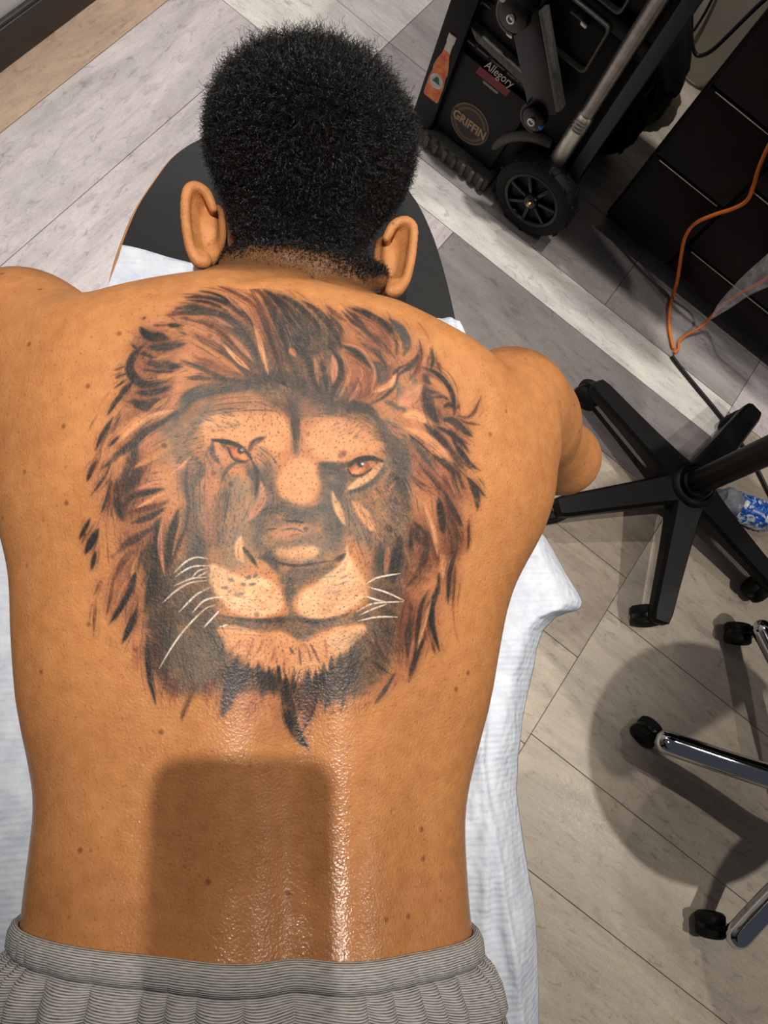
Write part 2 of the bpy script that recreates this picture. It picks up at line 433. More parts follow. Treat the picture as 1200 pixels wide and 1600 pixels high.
# strokes: points; width; ink; strength
STROKE = """
253,659 274,650 287,636 295,621 320,611 357,606 410,602;20;G;.72
583,652 601,672 615,690 627,716 630,750;26;G;.62
228,536 212,552 203,569 204,584 216,598 232,602 260,596;12;K;.92
220,512 232,525 264,529;14;K;.9
240,521 258,523;4;K;.8
228,542 258,542 289,537;13;k;.85
220,552 237,557;7;K;.8
224,565 253,571 284,573;14;K;.85
222,578 253,581 274,580;4;K;.8
212,613 239,613 268,604;11;K;.82
203,627 228,634 251,624;16;K;.85
260,507 276,511 290,523;9;K;.85
240,509 262,508;3;R;.8
178,578 199,571;2.5;R;.8
180,590 197,584;3;K;.8
178,607 199,591;3;K;.8
187,613 207,596;3;K;.8
206,538 213,545;4;K;.7
210,594 182,627 168,648;7;K;.85
222,499 228,496;3;R;.7
289,465 316,464 347,471 370,486 389,502;5.5;K;.85
295,469 328,473 357,488;5;K;.8
312,455 337,460 364,475 387,496 400,520;5;K;.8
341,447 364,456 391,471 410,494;4;R;.8
270,488 299,488 328,488 357,496 378,511;10;k;.82
274,482 303,480 337,486;9;k;.8
258,492 290,490;4;R;.7
291,500 316,505 341,517 364,538 391,565;5;R;.85
280,497 300,499;4;R;.6
305,523 324,542 347,552 370,565 392,584;7;k;.82
345,530 362,555 382,580;13;G;.75
347,500 380,518 402,555;24;G;.55
376,512 395,545 408,585;9;G;.6
282,563 316,575 347,590 378,596 416,598;8;k;.75
300,556 340,574 375,590;6;r;.7
293,592 322,591 357,596;8;k;.72
310,560 345,575;6;r;.5
392,455 405,480 418,510 426,545;5;R;.8
404,453 420,476 434,506 446,536 450,560;10;K;.82
388,447 402,455 420,470 440,500;4;R;.8
412,453 436,472 452,492 466,510;13;K;.85
424,459 444,478 458,500;6;K;.6
436,460 460,474 484,494 504,518;9;K;.85
472,470 496,486 512,504 526,524 533,542;10;K;.88
400,480 415,510 428,545 436,580;7;k;.75
408,500 425,540 440,585;6;k;.65
472,552 484,568 494,596 504,622;16;K;.78
450,556 462,580 466,610;10;k;.6
470,590 480,620;8;k;.5
518,546 530,564 532,588 520,612 518,634;11;K;.88
500,556 508,590 512,625;9;K;.65
532,540 556,550 580,568 592,586 590,600;12;k;.85
586,566 601,580 594,600;14;G;.85
544,480 576,492 600,508 618,528 620,554;11;K;.85
538,482 560,500 574,516;5;K;.8
534,486 556,506 576,522 602,540;7;k;.85
509,477 524,492 542,502;7;R;.85
510,488 528,508 536,526;6;k;.7
580,500 600,520 612,545;12;r;.5
608,498 626,516 636,538 631,556;13;G;.9
564,536 586,548 600,564 603,582;9;k;.8
560,592 550,614 542,628;4;R;.8
580,604 570,622;3;R;.7
570,570 576,600 560,628;7;r;.45
640,568 618,580 618,600 600,620 574,634;6;k;.75
632,572 660,552;5;R;.5
524,630 552,634 576,640 594,658;16;K;.78
400,594 430,590 456,598;24;G;.6
462,640 460,665 463,690;12;k;.6
463,690 462,715;6;g;.6
659,574 678,581 695,595 706,613 710,634 709,650;7;K;.92
655,531 659,553 655,576;3.5;R;.85
658,543 648,566 632,579 622,586;8;k;.85
655,560 650,580 640,592;6;R;.7
674,545 676,564 673,578;6;k;.85
671,556 666,574;3;R;.7
680,559 690,585;3;R;.75
662,585 672,600;10;k;.7
660,600 667,618 671,636 678,652 686,664;18;K;.85
664,606 678,613 692,612;5;K;.8
674,622 692,619 701,625;5;K;.8
682,636 690,655;6;R;.6
692,637 702,632 711,638;6;K;.85
690,655 706,657 720,669 738,682;11;k;.88
713,651 727,660 750,664;4;R;.85
713,655 725,671 735,681;5;k;.8
702,669 716,686 731,693;5;R;.85
716,650 732,651 744,637 752,619;4;R;.85
712,640 717,631;3;R;.8
664,663 685,684 704,702;15;K;.82
678,665 702,676 720,690 733,708;6;K;.88
706,684 720,707 734,725 750,735;8;K;.85
700,697 716,721 728,736;9;k;.75
641,684 655,702 668,720 678,734;11;G;.82
638,678 655,692 676,711;3.5;K;.75
674,709 695,724 713,742 722,764;11;k;.82
600,628 622,636 640,648;9;G;.7
618,598 628,612 620,625;14;g;.6
640,585 648,600 636,612;10;g;.55
655,728 676,748 690,770;6;R;.6
640,740 660,756 676,764;4;R;.6
646,752 664,768;4;k;.5
690,742 706,764 712,780;9;R;.65
707,742 726,764;8;k;.7
731,746 744,772 746,797;10;k;.82
733,747 760,778;4;k;.8
686,778 690,808 693,836;12;K;.88
695,768 705,791 716,812 721,824;10;K;.85
700,800 712,830 716,850;8;k;.6
733,812 732,848 729,860;4;R;.85
712,863 705,885 701,910 700,944;7;K;.82
712,885 708,935 706,955;4;R;.75
646,816 661,829 666,850 664,868 654,893 637,916;11;K;.78
642,825 642,850 646,862;5;K;.75
650,820 656,850;8;K;.6
667,829 680,857 684,884;9;R;.8
625,836 618,876 613,912;19;K;.72
594,846 594,892;12;G;.82
604,820 612,832;8;k;.7
578,838 580,860;6;g;.6
686,896 684,921 674,948 676,980 686,1016;10;K;.88
669,922 659,944 654,970 649,1010;7;K;.82
642,962 637,991 639,1030;10;k;.82
664,995 650,1023 639,1065;10;K;.85
629,952 622,1030;9;r;.55
660,975 668,1000;5;R;.5
640,942 644,956;6;R;.7
676,1000 680,1022;4;R;.4
177,652 162,676 149,704;7;K;.9
189,650 173,678;4.5;K;.85
187,682 169,697;4.5;K;.8
152,719 143,734 136,752;7;K;.9
173,724 162,747 142,774;4.5;k;.85
175,750 166,782 158,802;5.5;k;.85
160,690 150,720 140,745;8;R;.35
277,642 252,661 229,673 210,692 187,709 158,734;13;k;.85
213,697 206,724 198,747 190,774 192,806;20;k;.62
183,748 181,774 185,799 192,814;10;K;.7
206,740 196,775;8;K;.55
219,727 212,747 202,765;15;K;.82
257,764 229,770 206,776 194,790;10;K;.85
263,784 233,793 202,801;9;R;.85
258,793 235,807 204,818;9;k;.82
252,808 233,832 202,847 180,866;14;k;.78
215,856 190,880 180,905;10;R;.6
277,798 271,830 263,868 262,892;17;K;.85
248,816 243,850 239,890 243,922;13;K;.82
235,840 228,870 228,895;11;k;.78
290,826 274,862 264,890;6;k;.7
141,810 130,832 124,842;6;K;.88
154,826 143,847 134,864;12;K;.85
149,862 143,890;7;K;.8
135,830 128,850;4;R;.4
210,881 207,913 190,947 171,975;9;K;.9
214,950 204,977 191,1005;10;K;.9
178,895 173,930 166,962;5;R;.55
150,935 146,994;3;R;.6
158,905 148,930;4;R;.4
222,860 214,890;7;k;.6
243,823 247,873 235,920 226,956;15;K;.75
230,990 233,1053 243,1099;8;K;.88
247,960 243,1013 248,1055;18;R;.55
210,1000 214,1050;12;q;.40
262,1040 258,1080;7;R;.5
275,1060 268,1092;6;r;.5
307,1070 288,1112 284,1128;5;R;.65
330,1060 322,1100;8;r;.4
306,716 313,736 306,757;15;G;.82
294,720 290,759 294,793 290,830;5;k;.6
313,820 318,850 302,868;24;G;.55
318,870 300,880 290,900;10;G;.5
324,790 330,850;8;g;.5
345,757 338,790 330,830;5;g;.7
367,1032 360,1080 346,1120;21;B;.82
385,1040 378,1075;10;B;.6
402,1040 412,1068 408,1090;15;B;.75
425,1055 428,1085;10;k;.7
445,1060 449,1100 460,1140 482,1170;19;K;.88
500,1066 488,1112 471,1146;5;K;.88
470,1065 482,1098 474,1130;20;R;.8
500,1045 505,1075;10;K;.8
480,1062 490,1085;10;K;.7
520,1058 507,1114;6;G;.75
543,1050 533,1114;5;G;.7
560,1060 552,1095;6;g;.6
618,1050 600,1080 586,1100;6;G;.75
567,1026 590,1040 608,1052;5;K;.7
572,995 590,1015 612,1045;5;G;.6
590,1000 604,1025;8;P;.55
575,1030 592,1060;12;P;.5
395,1085 385,1130;6;P;.5
"""
DETAIL = """
397,509 407,540 419,584;8;L;.85
349,538 370,561 390,578;8;L;.82
291,525 337,552 380,586;7;T;.85
353,463 378,486;4;p;.7
358,523 395,563;7;p;.75
400,516 410,548 418,582;6;L;.75
300,512 330,524 360,548;6;p;.6
330,494 365,512;5;p;.5
520,556 523,575 521,598;11;p;.92
491,556 494,580 498,602;6;p;.8
453,545 461,556;9;P;.9
540,560 545,590 530,620;7;p;.6
536,536 560,544 576,560 586,584 580,610;6;p;.75
584,612 608,603 619,584;10;L;.85
560,605 545,628;6;p;.6
618,520 626,540;5;T;.8
596,548 610,570;8;p;.5
545,505 575,525;5;p;.5
420,462 440,490;3;P;.6
446,480 470,515;3;P;.5
622,634 641,617 660,600;19;p;.9
630,648 650,648 666,659;15;L;.88
628,640 610,660;8;p;.5
636,669 664,681 688,702 707,722;12;L;.88
671,590 688,606 700,620;13;T;.85
604,663 629,686;10;P;.85
664,694 690,716;5;L;.7
712,742 722,772;4;L;.6
664,790 678,835 684,868;9;L;.82
674,936 660,985 652,1015;6;L;.8
650,760 676,782;6;p;.6
700,745 712,775;4;p;.7
646,1000 640,1040;7;p;.6
692,905 694,870;7;L;.6
269,697 240,713 210,731;11;T;.85
298,713 282,730 266,742;5;L;.85
235,684 217,702;12;P;.7
269,757 244,755 214,764;9;p;.85
267,763 244,776 215,793;6;L;.88
250,738 225,745;8;P;.6
270,640 225,655 185,690;11;L;.82
262,622 235,640;7;T;.85
254,814 250,843 252,870 257,899;7;p;.95
284,810 276,840 270,868;5;P;.8
215,870 205,900;8;T;.8
198,905 182,940;6;T;.7
240,830 215,850;5;P;.6
200,640 170,680;5;P;.5
160,810 165,870 168,910;16;T;.8
268,586 246,590;9;T;.85
282,548 240,562;6;T;.75
300,578 262,588;8;T;.7
262,515 300,516;8;T;.8
407,752 410,781 388,813;14;p;.8
519,768 529,797 539,820;12;l;.9
552,784 569,804 586,832;17;L;.92
377,838 373,860 379,880;13;l;.85
542,854 540,880 524,896 498,908;11;M;.9
608,850 602,900;9;P;.6
580,876 570,895;8;P;.6
632,850 640,880;5;P;.5
590,778 604,772 618,752;7;p;.6
340,985 420,990;7;l;.5
"""
FACE = """
332,687 356,691 377,700 393,717;7;K;.9
332,688 332,709 343,724;9;G;.85
345,690 352,700 356,712;9;k;.55
392,717 400,733 402,755 399,775;6.5;k;.8
388,708 396,692 415,683;10;R;.85
390,700 398,688 412,684;4;K;.7
388,723 369,723 353,736 345,757;6;G;.8
366,750 384,768;30;h;.45
385,735 398,750;8;G;.6
500,725 529,728 548,722;12;k;.75
545,728 556,720 577,716 597,720;8;K;.9
601,722 593,741 569,760 540,772;10;G;.85
540,738 532,757 529,781;17;G;.75
530,714 540,706;11;r;.6
606,740 590,765 570,782;7;P;.6
380,856 388,866 401,884;7.5;k;.9
404,871 420,873 437,897;14;G;.85
420,873 440,880 464,884 500,879 524,876;4;k;.8
522,877 532,872 539,865;8;k;.85
440,828 460,826 475,832;3;G;.7
441,812 462,816;2.5;k;.8
458,813 474,817;4;k;.85
474,826 482,826;5;G;.7
418,827 432,826;2.5;K;.7
450,838 470,834;2;r;.7
342,962 380,968 420,970 455,966 490,971 520,967 548,958;8;k;.65
356,905 366,908;6;g;.7
376,913 384,914;6;g;.8
390,914 400,912;5;g;.7
346,918 358,919;6;h;.7
366,930 382,927;6;h;.8
356,926 362,922;4;h;.7
385,904 392,900;6;G;.6
396,902 402,898;5;G;.6
500,903 520,900;3;h;.7
525,915 545,908;3;h;.6
520,928 535,922;3;h;.6
530,905 545,898;4;h;.6
453,1012 459,1022;4;k;.8
467,1012 470,1040;4;R;.85
485,1006 500,1036;4;R;.8
481,1012 486,1032;3;R;.7
396,1000 385,1030;4;q;.7
412,1000 402,1022;4;q;.6
430,1010 424,1034;4;q;.7
446,1020 442,1050;4;P;.7
376,1000 362,1016;4;q;.6
508,1000 512,1030;4;q;.6
372,1022 366,1048;7;k;.7
388,1034 384,1060;6;k;.7
404,1036 402,1062;7;k;.75
420,1042 420,1068;6;k;.75
434,1040 438,1070;7;k;.75
446,1054 448,1078;7;K;.8
458,1056 460,1084;6;K;.8
482,1046 480,1080;8;K;.85
493,1048 494,1078;7;K;.85
506,1036 505,1070;8;K;.8
518,1026 516,1058;8;K;.7
532,1020 530,1050;7;k;.65
548,1012 548,1040;6;k;.6
350,1006 344,1022;5;k;.6
"""
WHISK = """
324,873 306,871 290,878 272,895
328,884 302,885 284,894 275,901
324,888 310,892 300,903
324,893 309,901
322,902 300,904 273,915
322,907 296,911 274,924 255,941
328,918 306,930 280,956
348,932 320,938 300,958
338,945 320,952 290,982 268,1012 249,1044
344,953 330,968 318,981
356,976 344,979
572,912 592,902 625,896
574,917 602,925 631,938
570,931 588,937 602,940
558,955 580,944 604,941 630,940
562,961 584,951 604,944
560,970 590,964 621,964
"""
SOFT = """
262,668 285,645 305,622 335,611 370,606 415,606 450,616 462,645;20;G;.66
462,642 468,616 500,622 530,632 565,642 595,662 620,692 633,735 628,785;24;G;.66
448,612 461,655 462,700;12;k;.60
448,640 430,625 400,612;14;k;.4
400,738 413,765 408,800 398,850;24;G;.62
383,722 396,738 402,760;16;k;.45
508,735 522,765 530,800 528,850;24;G;.66
505,728 530,735 545,745;14;k;.6
408,802 440,792 470,802 508,790;20;G;.66
410,850 420,866 440,886;12;G;.5
545,790 560,830 575,870;16;h;.45
345,735 354,765 346,810 340,850;14;G;.55
300,715 298,770 300,830 314,880;24;G;.55
312,850 290,890 268,910;26;G;.55
258,920 258,980 254,1050;24;k;.60
300,950 330,990 350,1035;26;G;.55
280,1000 290,1050 300,1075;24;G;.4
600,880 612,940 602,1000 582,1050;28;k;.50
560,1000 545,1040 515,1075;22;k;.55
560,1060 530,1085 500,1085;20;G;.5
350,1050 400,1062 440,1078;18;k;.55
245,690 218,740 206,800 196,850;30;R;.42
180,740 172,790 166,820;12;R;.30
270,600 250,640 215,670 185,700;12;R;.35
345,500 385,530 410,575;32;k;.42
300,520 345,545 385,575;16;R;.42
430,478 460,515 480,560;36;k;.50
395,470 420,520 440,570;18;R;.35
380,590 430,590 480,612 515,630;24;k;.50
560,500 590,530 600,570;20;R;.42
540,580 550,610 540,630;18;r;.42
600,530 622,562;22;R;.42
640,700 668,735 700,775 715,815;18;R;.45
688,690 712,730 724,780;16;R;.45
655,800 672,850 655,900;24;R;.45
700,800 712,850 700,900;22;R;.42
645,900 635,950 622,1010;24;R;.48
655,950 652,1010 640,1050;12;R;.40
616,745 632,775 640,815;16;k;.45
225,830 205,880 185,930;24;R;.38
230,880 240,950 238,1020;24;k;.42
212,930 206,980;16;R;.35
262,830 262,880;22;k;.45
318,642 360,634 420,632 440,640;18;G;.34
480,640 510,640 545,648;14;G;.32
400,700 420,716 432,740;12;h;.45
330,700 326,720 340,740;10;h;.5
"""
def paint_tattoo(X, Y):
    x0, y0, st_ = X[0, 0], Y[0, 0], X[0, 1]-X[0, 0]
    hh, ww = X.shape; SK = np.array([203, 143, 88.])
    img = np.ones((hh, ww, 3))*SK; alp = np.zeros((hh, ww))
    rg = np.random.default_rng(11)
    def grain(s, seed):
        g = np.random.default_rng(seed).normal(size=(hh, ww)); g = blur1(blur1(g, s, 0), s, 1); return g/g.std()
    g1, g2, g3 = grain(1.0, 1), grain(3.0, 2), grain(9.0, 3)
    tex = np.clip(1+.10*g1+.10*g2+.12*g3, .45, 1.4)
    def over(sl, a, c):
        nonlocal img, alp
        a = np.clip(a, 0, 1); img[sl] = img[sl]*(1-a[..., None])+np.array(c)*a[..., None]; alp[sl] = np.maximum(alp[sl], a)
    def box_(P, m):
        a = np.floor((P.min(0)-m-[x0, y0])/st_).astype(int); b = np.ceil((P.max(0)+m-[x0, y0])/st_).astype(int)+1
        return slice(max(0, a[1]), max(0, min(hh, b[1]))), slice(max(0, a[0]), max(0, min(ww, b[0])))
    def parse(line):
        f = line.split(';'); return np.array([[float(v) for v in p.split(',')] for p in f[0].split()]), f[1:]
    def wash(P, c, op, soft):
        C = np.array(catmull([*P, P[0]], 6)); sl = box_(C, soft*3)
        xs, ys = X[sl], Y[sl]; ins = np.zeros(xs.shape, bool)
        wob = 1.6*g3[sl]+1.0*g2[sl]
        for (ax, ay), (bx, by) in zip(C[:-1], C[1:]):
            if ay == by: continue
            yy = ys+wob*.6
            ins ^= ((ay > yy) != (by > yy)) & (xs+wob < (bx-ax)*(yy-ay)/(by-ay)+ax)
        m = blur1(blur1(ins.astype(float), soft*.55/st_, 0), soft*.55/st_, 1)
        over(sl, m*op*tex[sl], c)
    def stroke(P, w, c, op, soft=None, taper=1.0):
        C = np.array(catmull(list(P), 8)); d = np.r_[0, np.cumsum(np.linalg.norm(np.diff(C, axis=0), axis=1))]
        n = max(4, int(d[-1]/(.9 if w < 6 else 1.8))); u = np.linspace(0, d[-1], n); C = np.stack([np.interp(u, d, C[:, 0]), np.interp(u, d, C[:, 1])], 1)
        t = np.linspace(0, 1, n); hw = .5*w*(1-taper*.92*np.abs(2*t-1)**2.2)
        soft = soft or (1.0+.16*w); sl = box_(C, w*.5+soft+1)
        xs, ys = X[sl], Y[sl]
        if xs.size == 0: return
        sd = np.full(xs.shape, 1e3)
        for (cx, cy), h_ in zip(C, hw): sd = np.minimum(sd, np.sqrt((xs-cx)**2+(ys-cy)**2)-h_)
        a = np.clip(.5-sd/(2*soft), 0, 1); a = a*a*(3-2*a)
        over(sl, a*op*tex[sl], c)
    def feather(P, w, c, op, k):
        L = np.linalg.norm(np.diff(P, axis=0), axis=1).sum()
        C = np.array(catmull(list(P), 8))
        for _ in range(k):
            i = rg.integers(0, max(1, int(len(C)*.5))); j = min(len(C)-1, i+int(len(C)*(.35+.4*rg.random())))
            if j-i < 3: continue
            q = C[i:j+1:max(1, (j-i)//3)].copy(); off = rg.normal(0, w*.42, 2)
            q = q+off+np.cumsum(rg.normal(0, .5, q.shape), 0)
            cc = np.array(c)*(.75+.5*rg.random())
            stroke(q, 1.2+1.2*rg.random(), cc, op*(.35+.45*rg.random()), .8)
    for ln in WASH.strip().splitlines():
        P, (c, o, s) = parse(ln); wash(P, INK[c], float(o), float(s))
    body = alp.copy()
    # fine hair over the mane: thin strokes that follow the drawn locks
    guide = [parse(l) for l in (STROKE.strip()+'\n'+DETAIL.strip()).splitlines()]
    for P, (w, c, o) in guide:
        feather(P, float(w)*2.6+5, INK['R'] if rg.random() < .55 else INK['k'], .55, 4)
        feather(P, float(w)*2.6+5, INK['p'], .5, 2)
    for ln in STROKE.strip().splitlines():
        P, (w, c, o) = parse(ln); w = float(w)
        stroke(P, w*1.9+4, INK['R'], float(o)*.28, w*.8+3); stroke(P, w, INK[c], float(o)); feather(P, w, INK[c], .8, 5 if w > 5 else 3)
    for ln in LIGHT.strip().splitlines():
        P, (c, o, s) = parse(ln); wash(P, INK[c], float(o), float(s))
    for ln in SOFT.strip().splitlines():
        P, (w, c, o) = parse(ln); w = float(w); stroke(P, w*.8, INK[c], float(o), w*.62+2, .5); feather(P, w*1.2, INK['k'], .6, 8)
    for ln in DETAIL.strip().splitlines():
        P, (w, c, o) = parse(ln); w = float(w); stroke(P, w, INK[c], float(o)); feather(P, w*.8, INK['r'], .55, 3); feather(P, w*1.2, INK['k'], .5, 1)
    for ln in FACE.strip().splitlines():
        P, (w, c, o) = parse(ln); stroke(P, float(w), INK[c], float(o), None, .8)
    def ell(cx, cy, rx, ry, rot, c, op, soft=1.2):
        P = np.array([[cx-rx-3, cy-rx-3], [cx+rx+3, cy+rx+3]]); sl = box_(P, 2); r = math.radians(rot)
        dx, dy = X[sl]-cx, Y[sl]-cy; u = (dx*math.cos(r)+dy*math.sin(r))/rx; v = (-dx*math.sin(r)+dy*math.cos(r))/ry
        over(sl, np.clip(.5-(np.sqrt(u*u+v*v)-1)*min(rx, ry)/(2*soft), 0, 1)*op, c)
    # eyes
    wash(np.array([(339, 697), (353, 703), (364, 719), (352, 723), (341, 712)], float), INK['p'], .9, 2.5)
    ell(373, 707.5, 18.5, 10.5, 27, (150, 80, 44), .95); ell(374, 710, 15, 7.5, 27, (204, 122, 70), .9, 2.5); ell(380, 715, 8, 4, 30, (226, 150, 96), .7, 2.5)
    ell(376, 704, 5.4, 5, 0, INK['K'], .95); ell(378.6, 702.6, 3.0, 2.3, 20, INK['W'], .95, .9)
    for q, w in (([(331, 687), (356, 691), (377, 699), (393, 716)], 6.5), ([(356, 699), (364, 716), (380, 721), (393, 717)], 4)): stroke(np.array(q, float), w, INK['K'], .92, None, .6)
    stroke(np.array([(597, 725), (577, 744), (546, 763)], float), 13, INK['l'], .9, 2.5, .7)
    ell(561, 731.5, 17, 11, -22, (140, 80, 50), .95); ell(560, 734, 13, 7.5, -22, (200, 128, 80), .9, 2.5); ell(556, 738, 7, 3.6, -20, (226, 160, 112), .7, 2.2)
    ell(563.5, 725.5, 5.4, 4.6, 0, INK['K'], .95); ell(566.5, 725, 2.4, 2.0, 0, INK['W'], .95, .9)
    for q, w in (([(544, 729), (556, 720), (577, 716), (598, 720)], 8), ([(543, 733), (551, 743), (567, 742), (581, 732)], 4)): stroke(np.array(q, float), w, INK['K'], .92, None, .6)
    # short fur of brow, cheeks and chin
    def short_fur(cx, cy, rx, ry, ang, n, c, L, op=.4):
        for _ in range(n):
            a, r = rg.random()*6.283, math.sqrt(rg.random()); x, y = cx+rx*r*math.cos(a), cy+ry*r*math.sin(a)
            t = math.radians(ang+rg.normal(0, 14)); l = L*(.6+.8*rg.random())
            stroke(np.array([(x, y), (x+math.cos(t)*l*.5, y+math.sin(t)*l*.5+.6), (x+math.cos(t)*l, y+math.sin(t)*l)]), 1.3, c, op*(.5+.7*rg.random()), .8)
    for a in ((345, 660, 40, 16, 200, 110, INK['G'], 12), (430, 650, 40, 20, 250, 110, INK['r'], 9), (560, 672, 46, 18, -25, 130, INK['G'], 12), (606, 700, 30, 50, 25, 160, INK['h'], 13), (606, 700, 30, 50, 25, 120, INK['k'], 12),
              (300, 700, 26, 40, 170, 120, INK['k'], 12), (300, 700, 30, 40, 165, 90, INK['p'], 12), (600, 800, 40, 40, 60, 130, INK['p'], 12), (600, 800, 40, 50, 60, 130, INK['k'], 12), (545, 1000, 26, 18, 150, 70, INK['h'], 12),
              (590, 1010, 40, 40, 55, 130, INK['h'], 14), (590, 1010, 40, 40, 55, 110, INK['K'], 12), (420, 1015, 70, 24, 95, 160, INK['q'], 12), (420, 1048, 70, 12, 100, 120, INK['K'], 14), (500, 1050, 40, 14, 85, 80, INK['K'], 14),
              (470, 1090, 26, 26, 85, 110, INK['k'], 14), (360, 800, 30, 50, 100, 100, INK['k'], 12), (480, 500, 50, 40, 65, 180, INK['h'], 14), (480, 520, 50, 50, 75, 180, INK['K'], 16), (440, 585, 60, 26, 95, 130, INK['K'], 14),
              (530, 930, 36, 20, -25, 70, INK['q'], 12), (390, 930, 44, 22, 20, 60, INK['q'], 10), (370, 1095, 60, 18, 95, 70, INK['q'], 16), (540, 1085, 50, 20, 100, 70, INK['R'], 16), (270, 1070, 30, 18, 92, 60, INK['R'], 18)):
        short_fur(*a)
    for ln in WHISK.strip().splitlines():
        P = np.array([[float(v) for v in p.split(',')] for p in ln.split()])
        stroke(P, 2.7, INK['W'], .92, .85, .75)
    # shaved hair dots showing through the ink
    yy, xx = np.mgrid[y0:y0+(hh-1)*st_:8.2, x0:x0+(ww-1)*st_:8.2]
    for px0, py0 in zip(xx.ravel(), yy.ravel()):
        px1, py1 = px0+rg.normal(0, 2.2), py0+rg.normal(0, 2.2)
        i, j = int((py1-y0)/st_), int((px1-x0)/st_)
        if not (2 < i < hh-3 and 2 < j < ww-3) or body[i, j] < .25: continue
        inn = ((px1-450)/190)**2+((py1-860)/250)**2 < 1
        k_ = .75 if inn else .25
        ell(px1, py1, .75, 1.15, rg.random()*90, (40, 38, 36), k_*(.3+.6*rg.random()), .8)
    lin = lambda c: np.where(c/255 <= .04045, c/255/12.92, ((np.clip(c, 0, 255)/255+.055)/1.055)**2.4)
    mul = lin(img)/lin(SK)
    mul = np.where(mul < 1, np.power(np.clip(mul, 1e-3, 1), 1.15), mul)
    return mul, alp
# ------------------------------------------------------------------ ears, on a finer grid, joined to the body mesh
def ear(P_rim, P_in, P_lobe, zrim, zin):
    global FLD, H, G0, GN, GX, GY, GZ
    keep = (FLD, H, G0, GN, GX, GY, GZ)
    rim = [at(x, y, zrim+dz) for x, y, dz in P_rim]; inn = [at(x, y, zin) for x, y in P_in]
    allp = np.array(rim+inn); H = .0014; G0 = allp.min(0)-.022; GN = tuple(int(v) for v in ((allp.max(0)-allp.min(0)+.044)/H))
    FLD = np.full(GN, .03, np.float32)
    GX, GY, GZ = [(G0[i]+H*np.arange(GN[i])).astype(np.float32) for i in range(3)]
    rc = catmull(rim, 3)
    for a, b in zip(rc[:-1], rc[1:]): capsule(a, b, .0033, .0033, .003)
    ic = catmull(inn, 3); n = len(ic)
    for i in range(len(rc)):                       # shell of the ear between rim and root
        q = ic[min(n-1, int(i*(n-1)/(len(rc)-1)))]
        m = (rc[i]*.55+q*.45); m = m+np.array([0, 0, -.0075])
        capsule(rc[i], m, .0024, .0026, .004); capsule(m, q, .0026, .0046, .005)
    lb = at(*P_lobe, zrim-.004); ellip(lb, (.0075, .0085, .005), .006)
    c = np.mean(inn, 0)*.72+np.mean(rim, 0)*.28+np.array([0, 0, .003]); ellip(c, (.0055, .0150, .0055), .007)
    V, Q = surface_nets(FLD); V = laplace(V, Q, 4)
    FLD, H, G0, GN, GX, GY, GZ = keep
    return V, Q
EL = ear([(333, 326, -.004), (322, 301, 0), (304, 291, .002), (292, 300, .003), (289, 330, .003), (292, 362, .002), (298, 390, .001), (309, 408, 0), (321, 410, -.002)],
         [(338, 330), (340, 345), (342, 362), (340, 380), (334, 400)], (315, 404), .925, .895)
ER = ear([(604, 372, -.004), (615, 352, 0), (633, 345, .002), (646, 356, .003), (645, 385, .003), (641, 412, .002), (634, 438, .001), (622, 453, 0), (609, 456, -.002)],
         [(598, 380), (596, 395), (594, 412), (594, 428), (600, 446)], (617, 449), .925, .895)
nb = len(BV)
ALLV = np.concatenate([BV, EL[0], ER[0]])
ALLQ = np.concatenate([BQ, EL[1]+nb, ER[1]+nb+len(EL[0])])

